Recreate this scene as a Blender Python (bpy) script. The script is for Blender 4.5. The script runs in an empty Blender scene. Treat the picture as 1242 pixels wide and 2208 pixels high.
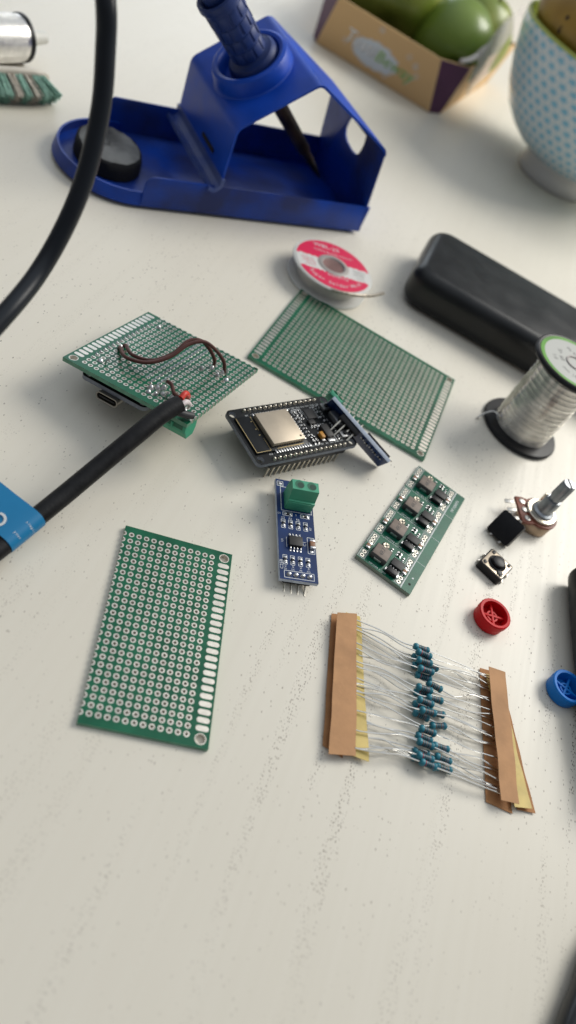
import bpy, bmesh, math, random
from mathutils import Matrix, Vector, Euler
R = math.radians
S = 0.001                      # all builders below work in millimetres
random.seed(7)
scn = bpy.context.scene
COL = scn.collection

# ------------------------------------------------------------------ camera
cam_d = bpy.data.cameras.new('camera'); cam = bpy.data.objects.new('camera', cam_d); COL.objects.link(cam)
TILT, ROLL, CAMH = 0.774263, 0.553224, 203.319
ct, st, cr, sr = math.cos(TILT), math.sin(TILT), math.cos(ROLL), math.sin(ROLL)
fw = Vector((0, st, -ct)); up0 = Vector((0, ct, st)); rt0 = Vector((1, 0, 0))
rt = cr*rt0 + sr*up0; up = -sr*rt0 + cr*up0
cam.matrix_world = Matrix(((rt.x, up.x, -fw.x, 0), (rt.y, up.y, -fw.y, 0), (rt.z, up.z, -fw.z, CAMH*S), (0, 0, 0, 1)))
cam_d.sensor_fit = 'VERTICAL'; cam_d.sensor_height = 24; cam_d.sensor_width = 13.5
cam_d.lens = 1624.32/2208*24
cam_d.clip_start = 0.005; cam_d.clip_end = 50
cam_d.dof.use_dof = True; cam_d.dof.focus_distance = 0.268; cam_d.dof.aperture_fstop = 5.2
scn.camera = cam

# ------------------------------------------------------------------ light
w = bpy.data.worlds.new('World'); scn.world = w; w.use_nodes = True
bg = w.node_tree.nodes['Background']; bg.inputs[1].default_value = 1.0
_n = w.node_tree.nodes; _tc = _n.new('ShaderNodeTexCoord'); _sx = _n.new('ShaderNodeSeparateXYZ'); _rp = _n.new('ShaderNodeValToRGB')      # room: dim walls, bright white ceiling
w.node_tree.links.new(_tc.outputs['Generated'], _sx.inputs[0]); w.node_tree.links.new(_sx.outputs[2], _rp.inputs[0]); _sub = _n.new('ShaderNodeMix'); _sub.data_type = 'RGBA'; _sub.blend_type = 'MULTIPLY'; _sub.inputs['Factor'].default_value = 1.0
_yr = _n.new('ShaderNodeMapRange'); _yr.inputs['From Min'].default_value = -.7; _yr.inputs['From Max'].default_value = .5; _yr.inputs['To Min'].default_value = .62; _yr.inputs['To Max'].default_value = 1.1   # the wall behind the photographer is darker
w.node_tree.links.new(_sx.outputs[1], _yr.inputs['Value']); w.node_tree.links.new(_rp.outputs[0], _sub.inputs['A']); w.node_tree.links.new(_yr.outputs[0], _sub.inputs['B']); w.node_tree.links.new(_sub.outputs['Result'], bg.inputs[0])
_rp.color_ramp.elements[0].position = 0.0; _rp.color_ramp.elements[0].color = (0.20, 0.205, 0.215, 1)
_rp.color_ramp.elements[1].position = 0.92; _rp.color_ramp.elements[1].color = (0.70, 0.76, 0.83, 1)
_e = _rp.color_ramp.elements.new(0.58); _e.color = (0.235, 0.245, 0.265, 1)
def area(name, loc, target, sx, sy, power, color):
    d = bpy.data.lights.new(name, 'AREA'); d.shape = 'RECTANGLE'; d.size = sx; d.size_y = sy
    d.energy = power; d.color = color
    o = bpy.data.objects.new(name, d); COL.objects.link(o); o.location = loc
    o.rotation_euler = (Vector(target)-Vector(loc)).to_track_quat('-Z', 'Y').to_euler()
    return o
area('window_light', (0.84, 1.42, 1.22), (0, 0.3, 0), 0.98, 0.90, 32, (1.0, 0.97, 0.90))
area('far_window_light', (-1.35, 2.3, 0.72), (0, 0.4, 0), 1.3, 0.8, 6.5, (0.82, 0.91, 1.0))
scn.view_settings.view_transform = 'Standard'; scn.view_settings.look = 'None'
scn.view_settings.exposure = 0.0; scn.view_settings.gamma = 1.0
try: scn.view_settings.use_curve_mapping = False
except Exception: pass

# ------------------------------------------------------------------ materials
MATS = {}
def mat(name, col, rough=0.5, metal=0.0, var=0.0, vscale=40, bump=0.0, bscale=200, spec=0.5, coat=0.0, trans=0.0, alpha=1.0, rvar=0.0, col2=None):
    if name in MATS: return MATS[name]
    m = bpy.data.materials.new(name); m.use_nodes = True; nt = m.node_tree; N = nt.nodes; L = nt.links
    p = N['Principled BSDF']
    p.inputs['Base Color'].default_value = (*col, 1); p.inputs['Roughness'].default_value = rough
    p.inputs['Metallic'].default_value = metal; p.inputs['Specular IOR Level'].default_value = spec
    p.inputs['Coat Weight'].default_value = coat; p.inputs['Transmission Weight'].default_value = trans
    p.inputs['Alpha'].default_value = alpha
    tc = N.new('ShaderNodeTexCoord')
    if var > 0 or col2 or rvar > 0:
        no = N.new('ShaderNodeTexNoise'); no.inputs['Scale'].default_value = vscale; no.inputs['Detail'].default_value = 5
        L.new(tc.outputs['Object'], no.inputs['Vector'])
        if var > 0 or col2:
            mx = N.new('ShaderNodeMix'); mx.data_type = 'RGBA'
            c2 = col2 if col2 else tuple(min(1, c*(1+var)) for c in col); c1 = col if col2 else tuple(c*(1-var) for c in col)
            mx.inputs['A'].default_value = (*c1, 1); mx.inputs['B'].default_value = (*c2, 1)
            rp = N.new('ShaderNodeMapRange'); rp.inputs['From Min'].default_value = .35; rp.inputs['From Max'].default_value = .65
            L.new(no.outputs['Fac'], rp.inputs['Value']); L.new(rp.outputs[0], mx.inputs['Factor']); L.new(mx.outputs['Result'], p.inputs['Base Color'])
        if rvar > 0:
            r2 = N.new('ShaderNodeMapRange'); r2.inputs['From Min'].default_value = .3; r2.inputs['From Max'].default_value = .7
            r2.inputs['To Min'].default_value = max(0.02, rough-rvar); r2.inputs['To Max'].default_value = min(1, rough+rvar)
            L.new(no.outputs['Fac'], r2.inputs['Value']); L.new(r2.outputs[0], p.inputs['Roughness'])
    if bump > 0:
        nb = N.new('ShaderNodeTexNoise'); nb.inputs['Scale'].default_value = bscale; nb.inputs['Detail'].default_value = 4
        L.new(tc.outputs['Object'], nb.inputs['Vector'])
        b = N.new('ShaderNodeBump'); b.inputs['Strength'].default_value = bump; b.inputs['Distance'].default_value = 0.0004
        L.new(nb.outputs['Fac'], b.inputs['Height']); L.new(b.outputs[0], p.inputs['Normal'])
    MATS[name] = m
    return m

GREEN = mat('green_solder_mask', (0.003, 0.105, 0.050), .34, spec=.32, var=.18, vscale=120, rvar=.06)
FR4 = mat('board_edge', (0.13, 0.30, 0.20), .6, var=.2, vscale=300)
TIN = mat('tinned_pad', (0.66, 0.62, 0.55), .34, .90, var=.10, vscale=500)
HOLE = mat('plated_hole', (0.62, 0.58, 0.51), .5, .25)
SOLDER = mat('solder_metal', (0.62, 0.62, 0.62), .28, 1, var=.1, vscale=900, bump=.3, bscale=1500)
PIN = mat('pin_metal', (0.62, 0.58, 0.50), .35, 1)
BLKPLA = mat('black_plastic', (0.008, 0.008, 0.010), .42, spec=.32, var=.2, vscale=400)
CHIP = mat('chip_epoxy', (0.022, 0.021, 0.021), .55, var=.15, vscale=900)
BLKPCB = mat('black_solder_mask', (0.007, 0.008, 0.009), .34, spec=.3, var=.2, vscale=300)
PCBGREY = mat('grey_board_edge', (0.20, 0.22, 0.26), .6, var=.15, vscale=300)
BLUEPCB = mat('blue_solder_mask', (0.003, 0.026, 0.115), .36, spec=.3, var=.15, vscale=200)
PALEEDGE = mat('pale_blue_board_edge', (0.50, 0.56, 0.66), .6, var=.12, vscale=300)
SILK = mat('white_silkscreen', (0.68, 0.70, 0.70), .6)
TERM = mat('green_terminal_plastic', (0.055, 0.34, 0.20), .45, var=.06, vscale=200)
TERMD = mat('terminal_recess', (0.012, 0.13, 0.07), .5)
BROWNCAP = mat('ceramic_tan', (0.27, 0.13, 0.065), .45)
BLUEPAINT = mat('blue_painted_steel', (0.004, 0.060, 0.44), .40, spec=.32, var=.12, vscale=60, rvar=.09, bump=.06, bscale=900)
DBLUE = mat('dark_blue_silicone', (0.006, 0.028, 0.15), .5, var=.15, vscale=100)
SCUFF = mat('scuffed_blue_steel', (0.02, 0.06, 0.28), .4, .1, col2=(0.09, 0.12, 0.28), vscale=70)
STEEL = mat('bare_steel', (0.62, 0.62, 0.62), .25, 1, var=.1, vscale=300, rvar=.1)
KNURL = mat('knurled_aluminium', (0.78, 0.77, 0.74), .28, 1, var=.08, vscale=300)
DARKMET = mat('heat_stained_barrel', (0.035, 0.028, 0.026), .38, .7, col2=(0.11, 0.075, 0.05), vscale=120)
RUBBER = mat('black_rubber', (0.006, 0.007, 0.009), .42, spec=.3, var=.25, vscale=200, rvar=.1, bump=.08, bscale=800)
CABLEM = mat('matt_black_cable', (0.008, 0.008, 0.009), .5, spec=.28, var=.35, vscale=260, rvar=.1, bump=.25, bscale=700)
SPONGE_T = mat('sponge_top', (0.022, 0.022, 0.024), .9, col2=(0.24, 0.24, 0.23), vscale=48, bump=.8, bscale=900)
SPONGE_S = mat('sponge_side', (0.006, 0.006, 0.007), .9, bump=.8, bscale=900)
KRAFT = mat('kraft_paper', (0.47, 0.25, 0.115), .75, var=.10, vscale=150, bump=.15, bscale=900)
KRAFTD = mat('kraft_paper_back', (0.40, 0.19, 0.075), .8, var=.10, vscale=150, bump=.15, bscale=900)
YELTAPE = mat('yellow_masking_tape', (0.60, 0.45, 0.13), .55, var=.12, vscale=160, bump=.3, bscale=400)

# ------------------------------------------------------------------ mesh builder (mm)
def catmull(pts, sub=8):
    P = [Vector(p) for p in pts]
    if len(P) < 3: return P
    out = []
    ext = [2*P[0]-P[1]] + P + [2*P[-1]-P[-2]]
    for i in range(1, len(ext)-2):
        a, b, c, d = ext[i-1:i+3]
        for k in range(sub):
            t = k/sub
            out.append(0.5*((2*b)+(c-a)*t+(2*a-5*b+4*c-d)*t*t+(3*b-a-3*c+d)*t**3))
    out.append(P[-1]); return out

_txt_cache = {}
def text_geo(s, size, align='CENTER', shear=0.0):
    key = (s, size, align, shear)
    if key in _txt_cache: return _txt_cache[key]
    c = bpy.data.curves.new('t', 'FONT'); c.body = s; c.size = size; c.align_x = align; c.align_y = 'CENTER'; c.shear = shear; c.resolution_u = 2
    o = bpy.data.objects.new('t', c); COL.objects.link(o)
    me = bpy.data.meshes.new_from_object(o.evaluated_get(bpy.context.evaluated_depsgraph_get()))
    v = [tuple(x.co) for x in me.vertices]; f = [tuple(p.vertices) for p in me.polygons]
    bpy.data.objects.remove(o); bpy.data.curves.remove(c); bpy.data.meshes.remove(me)
    _txt_cache[key] = (v, f); return v, f

class MB:
    def __init__(s): s.v = []; s.f = []; s.m = []; s.M = Matrix()
    def add(s, vs, fs, mi=0, M=None):
        o = len(s.v); T = s.M @ M if M else s.M
        s.v += [T @ Vector(v) for v in vs]
        s.f += [tuple(i+o for i in f) for f in fs]
        s.m += (mi if isinstance(mi, list) else [mi]*len(fs)); return s
    def bm(s, bm, mi=0, M=None):
        bm.verts.index_update()
        s.add([v.co.copy() for v in bm.verts], [[v.index for v in f.verts] for f in bm.faces], mi, M); bm.free(); return s
    def box(s, c, d, bev=0, mi=0, rz=0, M=None, seg=2):
        b = bmesh.new(); bmesh.ops.create_cube(b, size=1)
        for v in b.verts: v.co = Vector((v.co.x*d[0], v.co.y*d[1], v.co.z*d[2]))
        if bev > 0: bmesh.ops.bevel(b, geom=b.edges[:], offset=bev, segments=seg, affect='EDGES', profile=.5)
        T = Matrix.Translation(c) @ Matrix.Rotation(rz, 4, 'Z')
        return s.bm(b, mi, (M @ T) if M else T)
    def ring(s, n, r, z): return [(r*math.cos(2*math.pi*i/n), r*math.sin(2*math.pi*i/n), z) for i in range(n)]
    def lathe(s, prof, n=40, mi=0, M=None, mis=None):
        vs = []; fs = []; ms = []
        for (r, z) in prof: vs += s.ring(n, max(r, 1e-4), z)
        for k in range(len(prof)-1):
            for i in range(n):
                j = (i+1) % n
                fs.append((k*n+i, k*n+j, (k+1)*n+j, (k+1)*n+i)); ms.append(mis[k] if mis else mi)
        return s.add(vs, fs, ms, M)
    def cyl(s, p0, p1, r0, r1=None, n=16, mi=0):
        p0 = Vector(p0); p1 = Vector(p1); d = p1-p0; L = d.length; r1 = r0 if r1 is None else r1
        M = Matrix.Translation(p0) @ d.to_track_quat('Z', 'Y').to_matrix().to_4x4()
        return s.lathe([(0, 0), (r0, 0), (r1, L), (0, L)], n, mi, M)
    def tube(s, pts, r, n=10, mi=0, smooth=8, cap=True):
        P = catmull(pts, smooth) if smooth > 1 else [Vector(p) for p in pts]
        t0 = (P[1]-P[0]).normalized(); a = t0.orthogonal().normalized()
        vs = []; fs = []
        for i, p in enumerate(P):
            t = (P[min(i+1, len(P)-1)]-P[max(i-1, 0)]).normalized()
            a = (a - a.dot(t)*t).normalized(); b = t.cross(a)
            rr = r(i/(len(P)-1)) if callable(r) else r
            vs += [p + rr*(math.cos(2*math.pi*k/n)*a + math.sin(2*math.pi*k/n)*b) for k in range(n)]
        for i in range(len(P)-1):
            for k in range(n):
                fs.append((i*n+k, i*n+(k+1) % n, (i+1)*n+(k+1) % n, (i+1)*n+k))
        if cap: fs.append(tuple(reversed(range(n)))); fs.append(tuple((len(P)-1)*n+k for k in range(n)))
        return s.add(vs, fs, mi)
    def prism(s, poly, z0, z1, mi=0, M=None, mside=None):
        n = len(poly); vs = [(x, y, z0) for x, y in poly] + [(x, y, z1) for x, y in poly]
        fs = [tuple(reversed(range(n))), tuple(range(n, 2*n))] + [(i, (i+1) % n, n+(i+1) % n, n+i) for i in range(n)]
        return s.add(vs, fs, [mi, mi] + [mi if mside is None else mside]*n, M)
    def plate(s, outlines, z0, z1, bev=0.0, mi=0, M=None, mside=None):
        c = bpy.data.curves.new('p', 'CURVE'); c.dimensions = '2D'; c.fill_mode = 'BOTH'
        c.extrude = max((z1-z0)/2-bev, 0); c.bevel_depth = bev; c.bevel_resolution = 1; c.offset = -bev
        for ol in outlines:
            sp = c.splines.new('POLY'); sp.points.add(len(ol)-1)
            for p, q in zip(sp.points, ol): p.co = (q[0], q[1], 0, 1)
            sp.use_cyclic_u = True
        o = bpy.data.objects.new('p', c); COL.objects.link(o)
        me = bpy.data.meshes.new_from_object(o.evaluated_get(bpy.context.evaluated_depsgraph_get()))
        vs = [(v.co.x, v.co.y, v.co.z+(z0+z1)/2) for v in me.vertices]; fs = [tuple(p.vertices) for p in me.polygons]
        if mside is not None: mi = [mi if abs(p.normal.z) > .6 else mside for p in me.polygons]
        bpy.data.objects.remove(o); bpy.data.curves.remove(c); bpy.data.meshes.remove(me)
        return s.add(vs, fs, mi, M)
    def text(s, t, size, loc, rz=0, mi=0, M=None, align='CENTER', shear=0.0, sx=1.0):
        v, f = text_geo(t, size, align, shear)
        T = Matrix.Translation(loc) @ Matrix.Rotation(rz, 4, 'Z') @ Matrix.Diagonal((sx, 1, 1, 1))
        return s.add(v, f, mi, (M @ T) if M else T)
    def line(s, x0, y0, x1, y1, wd, z, mi=0):
        d = Vector((x1-x0, y1-y0)); n = Vector((-d.y, d.x)).normalized()*wd/2
        return s.add([(x0+n.x, y0+n.y, z), (x0-n.x, y0-n.y, z), (x1-n.x, y1-n.y, z), (x1+n.x, y1+n.y, z)], [(0, 1, 2, 3)], mi)
    def frame(s, x0, y0, x1, y1, wd, z, mi=0):
        s.line(x0, y0, x1, y0, wd, z, mi); s.line(x0, y1, x1, y1, wd, z, mi); s.line(x0, y0, x0, y1, wd, z+.002, mi); s.line(x1, y0, x1, y1, wd, z+.002, mi); return s
    def build(s, name, mats, parent=None, angle=35, loc=None, rot=None, weld=True):
        me = bpy.data.meshes.new(name)
        me.from_pydata([(v.x*S, v.y*S, v.z*S) for v in s.v], [], s.f)
        if not isinstance(mats, (list, tuple)): mats = [mats]
        for m in mats: me.materials.append(m)
        me.polygons.foreach_set('material_index', s.m)
        if weld:
            b = bmesh.new(); b.from_mesh(me); bmesh.ops.remove_doubles(b, verts=b.verts, dist=2e-7)
            b.to_mesh(me); b.free()
        me.polygons.foreach_set('use_smooth', [True]*len(me.polygons))
        me.set_sharp_from_angle(angle=R(angle)); me.update()
        o = bpy.data.objects.new(name, me); COL.objects.link(o)
        if parent: o.parent = parent
        if loc: o.location = [c*S for c in loc]
        if rot: o.rotation_euler = rot
        return o

def thing(name, label, cat, loc=(0, 0, 0), rot=(0, 0, 0), group=None):
    o = bpy.data.objects.new(name, None); COL.objects.link(o); o.empty_display_size = .01
    o.location = [c*S for c in loc]; o.rotation_euler = rot
    tag(o, label, cat, group); return o
def tag(o, label, cat, group=None, kind=None):
    if label: o['label'] = label
    if cat: o['category'] = cat
    if group: o['group'] = group
    if kind: o['kind'] = kind
    return o
def inst(src, name, parent, loc=None, rot=None):
    o = src.copy(); COL.objects.link(o); o.parent = parent
    if loc: o.location = [c*S for c in loc]
    if rot: o.rotation_euler = rot
    return o

# ------------------------------------------------------------------ table
def table_material():
    m = bpy.data.materials.new('white_painted_wood'); m.use_nodes = True; nt = m.node_tree; N = nt.nodes; L = nt.links
    p = N['Principled BSDF']; p.inputs['Roughness'].default_value = .36; p.inputs['Specular IOR Level'].default_value = .45
    tc = N.new('ShaderNodeTexCoord')
    def mapping(scale, rz=R(4)):
        mp = N.new('ShaderNodeMapping'); mp.vector_type = 'POINT'
        mp0 = N.new('ShaderNodeMapping'); mp0.inputs['Rotation'].default_value = (0, 0, -rz)
        L.new(tc.outputs['Object'], mp0.inputs['Vector']); L.new(mp0.outputs[0], mp.inputs['Vector'])
        mp.inputs['Scale'].default_value = scale; return mp
    def noise(mp, scale, detail=3):
        n = N.new('ShaderNodeTexNoise'); n.inputs['Scale'].default_value = scale; n.inputs['Detail'].default_value = detail
        L.new(mp.outputs[0], n.inputs['Vector']); return n
    def rng(x, a, b, c=0, d=1):
        r = N.new('ShaderNodeMapRange'); r.inputs['From Min'].default_value = a; r.inputs['From Max'].default_value = b
        r.inputs['To Min'].default_value = c; r.inputs['To Max'].default_value = d; L.new(x, r.inputs['Value']); return r.outputs[0]
    def mul(a, b, op='MULTIPLY'):
        k = N.new('ShaderNodeMath'); k.operation = op
        for i, x in enumerate((a, b)):
            if hasattr(x, 'links'): L.new(x, k.inputs[i])
            else: k.inputs[i].default_value = x
        return k.outputs[0]
    # open pores: elongated voronoi cells, a few of them filled, in rows along the grain
    def pores(sx, sy, keep, rad, seed):
        mp = mapping((sx, sy, 1)); mp.inputs['Location'].default_value = (seed, seed*1.7, 0)
        wob = noise(mapping((9, 9, 1)), 3.0, 2)
        v = N.new('ShaderNodeTexVoronoi'); v.voronoi_dimensions = '2D'; v.inputs['Scale'].default_value = 1
        ad = N.new('ShaderNodeVectorMath'); ad.operation = 'MULTIPLY_ADD'; ad.inputs[1].default_value = (2.5, .6, 0)
        L.new(wob.outputs['Color'], ad.inputs[0]); L.new(mp.outputs[0], ad.inputs[2]); L.new(ad.outputs[0], v.inputs['Vector'])
        sp = N.new('ShaderNodeSeparateColor'); L.new(v.outputs['Color'], sp.inputs[0])
        rr = rng(sp.outputs[0], 0, 1, rad*.3, rad)
        d = mul(v.outputs['Distance'], rr, 'SUBTRACT')
        dot = rng(d, 0.0, 0.06, 1, 0)
        k = rng(sp.outputs[1], keep-.02, keep, 0, 1)
        return mul(dot, k)
    streak = noise(mapping((125, 5, 1)), 1.0, 1.5)      # narrow bands along the grain
    broad = noise(mapping((7, 4, 1)), 1.0, 2)
    _ps = N.new('ShaderNodeSeparateXYZ'); L.new(tc.outputs['Object'], _ps.inputs[0])
    worn = rng(mul(_ps.outputs[0], mul(_ps.outputs[1], .8), 'SUBTRACT'), -.17, -.03, .14, 1)      # the near right part of the top is the most worn
    band = mul(rng(streak.outputs['Fac'], .555, .61), mul(rng(broad.outputs['Fac'], .36, .54, .12, 1), worn))
    pa = mul(pores(1900, 820, .56, .34, 3.1), band)
    pb = mul(pores(1250, 640, .968, .28, 11.7), rng(broad.outputs['Fac'], .42, .62, .25, 1))
    po = mul(pa, pb, 'MAXIMUM')
    paint = noise(mapping((3, 2, 1)), 2.0, 4); brush = noise(mapping((420, 10, 1)), 1.0, 3)
    mx = N.new('ShaderNodeMix'); mx.data_type = 'RGBA'
    mx.inputs['A'].default_value = (0.735, 0.685, 0.58, 1); mx.inputs['B'].default_value = (0.785, 0.742, 0.645, 1)
    L.new(rng(mul(paint.outputs['Fac'], mul(brush.outputs['Fac'], .22), 'ADD'), .42, .80), mx.inputs['Factor'])
    m2 = N.new('ShaderNodeMix'); m2.data_type = 'RGBA'; m2.inputs['B'].default_value = (0.11, 0.075, 0.055, 1)
    L.new(mul(po, .95), m2.inputs['Factor']); L.new(mx.outputs['Result'], m2.inputs['A']); L.new(m2.outputs['Result'], p.inputs['Base Color'])
    L.new(rng(brush.outputs['Fac'], .3, .7, .33, .43), p.inputs['Roughness'])
    b = N.new('ShaderNodeBump'); b.inputs['Strength'].default_value = .35; b.inputs['Distance'].default_value = .00025
    h = mul(mul(brush.outputs['Fac'], .13), mul(po, 1.0), 'SUBTRACT'); L.new(h, b.inputs['Height']); L.new(b.outputs[0], p.inputs['Normal'])
    return m
b = MB(); b.box((50, 700, -14), (1500, 1900, 28), 6, seg=3)
tag(b.build('table_top', table_material()), 'off-white painted wooden table top with small dark grain pores', None, kind='structure')

# ------------------------------------------------------------------ perfboards
def sq_hole(b, x0, x1, y0, y1, cx, cy, rp, rh, z0, z1, half=None, mt=0, mp=1, mh=2):
    """one rectangular board cell with a pad ring and a plated through hole; half = 'L' keeps x>=cx, 'B' keeps y<=cy"""
    n = 16; A = [2*math.pi*i/n for i in range(n+1)]
    if half == 'L': A = [-math.pi/2+math.pi*i/8 for i in range(9)]
    if half == 'B': A = [math.pi+math.pi*i/8 for i in range(9)]
    vs = []
    for a in A:
        c, s = math.cos(a), math.sin(a); k = max(abs(c), abs(s)); u, v = c/k, s/k
        ox = cx+(u*(x1-cx) if u > 0 else u*(cx-x0)); oy = cy+(v*(y1-cy) if v > 0 else v*(cy-y0))
        vs += [(ox, oy, z1), (cx+rp*c, cy+rp*s, z1), (cx+rh*c, cy+rh*s, z1), (cx+rh*c, cy+rh*s, z0), (ox, oy, z0)]
    fs = []; ms = []
    for i in range(len(A)-1):
        p, q = i*5, (i+1)*5
        fs += [(p, q, q+1, p+1), (p+1, q+1, q+2, p+2), (p+2, q+2, q+3, p+3), (p+4, p+3, q+3, q+4)]; ms += [mt, mp, mh, mt]
    b.add(vs, fs, ms)
def quad(b, x0, x1, y0, y1, z0, z1, mt=0):
    b.add([(x0, y0, z1), (x1, y0, z1), (x1, y1, z1), (x0, y1, z1), (x0, y0, z0), (x1, y0, z0), (x1, y1, z0), (x0, y1, z0)], [(0, 1, 2, 3), (7, 6, 5, 4)], mt)
def perfboard(root, W, H, xs, ys, slotL=False, slotR=False, halfL=None, halfR=None, halfB=None, z0=0.0, z1=1.6, skip_hole=()):
    """board from (0,0) to (W,H); xs, ys hole centres"""
    b = MB(); p = 1.27; rp, rh = .93, .5
    bx0, bx1, by0, by1 = xs[0]-p, xs[-1]+p, ys[0]-p, ys[-1]+p
    for x in xs:
        for y in ys: sq_hole(b, x-p, x+p, y-p, y+p, x, y, rp, rh, z0, z1)
    X0, X1, Y0, Y1 = bx0, bx1, by0, by1
    if halfL is not None:
        for y in ys: sq_hole(b, halfL, bx0, y-p, y+p, halfL, y, rp, rh, z0, z1, 'L')
        X0 = halfL
    if halfR is not None:
        b.M = Matrix.Translation((2*halfR, 0, 0)) @ Matrix.Diagonal((-1, 1, 1, 1))
        for y in ys: sq_hole(b, halfR, 2*halfR-bx1, y-p, y+p, halfR, y, rp, rh, z0, z1, 'L')
        b.M = Matrix(); X1 = halfR
    if halfB is not None:
        for x in xs: sq_hole(b, x-p, x+p, by1, halfB, x, halfB, rp, rh, z0, z1, 'B')
        Y1 = halfB
    for sd, on in (('l', slotL), ('r', slotR)):
        if not on: continue
        xa, xb = (0, bx0) if sd == 'l' else (bx1, W); cx = 2.7 if sd == 'l' else W-2.7
        sq_hole(b, xa, xb, 0, 5.2, cx, 2.6, 1.75, 1.5, z0, z1)
        if (sd, 1) not in skip_hole:
            sq_hole(b, xa, xb, H-5.2, H, cx, H-2.6, 1.75, 1.5, z0, z1); yt = H-5.2
        else: yt = H
        quad(b, xa, xb, 5.2, yt, z0, z1)
        if sd == 'l': X0 = 0
        else: X1 = W
    mx0, mx1 = (bx0 if slotL else X0), (bx1 if slotR else X1)
    quad(b, mx0, mx1, 0, by0, z0, z1)
    if halfB is None: quad(b, mx0, mx1, by1, H, z0, z1)
    else: quad(b, mx0, bx0, by1, halfB, z0, z1)
    if halfL is not None or halfR is not None or halfB is not None: pass
    # edges
    def wall(xa, ya, xb, yb): b.add([(xa, ya, z0), (xb, yb, z0), (xb, yb, z1), (xa, ya, z1)], [(0, 1, 2, 3)], 3)
    def ragged_x(x, s):          # cut edge through the holes: only the webs between them remain
        ya = 0.0
        for y in ys: wall(x, ya, x, y-rh); ya = y+rh
        wall(x, ya, x, H)
    wall(0 if X0 == 0 else X0, 0, X1, 0)
    if halfB is None: wall(X0, H, X1, H)
    else:
        xa = X0
        for x in xs: wall(xa, halfB, x-rh, halfB); xa = x+rh
        wall(xa, halfB, X1, halfB)
    ragged_x(X0, 1) if halfL is not None else wall(X0, 0, X0, H)
    ragged_x(X1, 1) if halfR is not None else wall(X1, 0, X1, H)
    board = b.build('board', [GREEN, TIN, HOLE, FR4], root, angle=30)
    for sd, on in (('l', slotL), ('r', slotR)):
        if not on: continue
        c = MB(); cx = 2.6 if sd == 'l' else W-2.6
        yy = ys[0]+2.54
        while yy < (H-4.6 if (sd, 1) not in skip_hole else H-.8):
            L_, r_ = 1.15, .86
            c.prism([(cx+(L_ if abs(a) <= 90 else -L_)+r_*math.cos(R(a)), yy+r_*math.sin(R(a))) for a in list(range(-90, 91, 30))+list(range(91, 270, 30))+[269]], z1-.02, z1+.035)
            yy += 2.54
        c.build('edge_contacts', TIN, root, angle=30)
    return board

# half board in front, left
XS = [0.26+2.54*(k+1) for k in range(12)]; YS = [3.25+2.54*j for j in range(26)]
r = thing('perfboard', 'green perforated board with snapped-off ragged edge, lying flat left of the taped resistors', 'circuit board',
          (-43.8+70*math.sin(R(20.786)), 152.24-70*math.cos(R(20.786)), 0.05), (0, 0, R(20.786)), 'loose perforated boards')
perfboard(r, 37.65, 70, XS, YS, slotR=True, halfL=0.26)
# full board
XS = [6.9+2.54*k for k in range(31)]
r = thing('perfboard', 'large whole green perforated circuit board lying flat just below the red wick spool', 'circuit board',
          (-53.2+70*math.sin(R(1.86)), 335.95-70*math.cos(R(1.86)), 0.05), (0, 0, R(1.86)), 'loose perforated boards')
perfboard(r, 90, 70, XS, YS, slotL=True, slotR=True)

# ------------------------------------------------------------------ shared electronic pieces
def term_block(w=10.0, d=7.6, h=10.0, name='terminal_block', parent=None, loc=(0, 0, 0), rot=(0, 0, 0), recess=False):
    """two-way screw terminal: y=0 is the wire side, z=0 the board; the screw side slopes"""
    b = MB()
    prof = [(0, 0), (d, 0), (d, h*.62), (d-1.2, h), (2.0, h), (0.7, h*.52), (0.0, h*.50)]
    b.add([(0, y, z) for y, z in prof]+[(w, y, z) for y, z in prof],
          [tuple(range(len(prof))), tuple(reversed(range(len(prof), 2*len(prof))))]+[(i, len(prof)+i, len(prof)+(i+1) % len(prof), (i+1) % len(prof)) for i in range(len(prof))])
    b.box((w/2, -.22, h*.25), (w-.4, .45, h*.46), .1); b.box((w/2, .12, h*.50), (w, .5, .5), .1)
    b.box((w+.25, d*.62, h*.3), (.5, 1.2, h*.5), .1)
    b.lathe([(.36, 0), (.36, .12), (.22, .12), (.22, .02)], 12, 0, Matrix.Translation((w*.53, -.44, h*.27)) @ Matrix.Rotation(R(90), 4, 'X'))
    if recess:
        for k in (0, 1): b.box((w*(.27+.46*k), -.46, h*.20), (w*.36, .1, h*.26), 0, 1)
        b.box((w*.5, -.7, h*.22), (.7, .7, h*.36), .08)
    o = b.build(name, [TERM, TERMD], parent, 30, loc, rot)
    for k in (0, 1):
        q = MB(); cx = w*(.27+.46*k); cy = d*.575
        q.lathe([(2.15, .03), (1.85, .03), (1.8, -.02)], 28, 0, Matrix.Translation((cx, cy, h)))
        q.lathe([(1.8, .02), (1.8, .022)], 28, 0, Matrix.Translation((cx, cy, h)))
        q.lathe([(1.82, .035), (1.5, .034), (0, .033)], 28, 1, Matrix.Translation((cx, cy, h)))
        q.lathe([(1.25, .045), (0, .045)], 28, 2, Matrix.Translation((cx+.35, cy-.25, h)))
        q.build('screw_hole', [TERM, TERMD, mat('terminal_hole_dark', (0.006, 0.05, 0.03), .6)], o)
    return o
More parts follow.
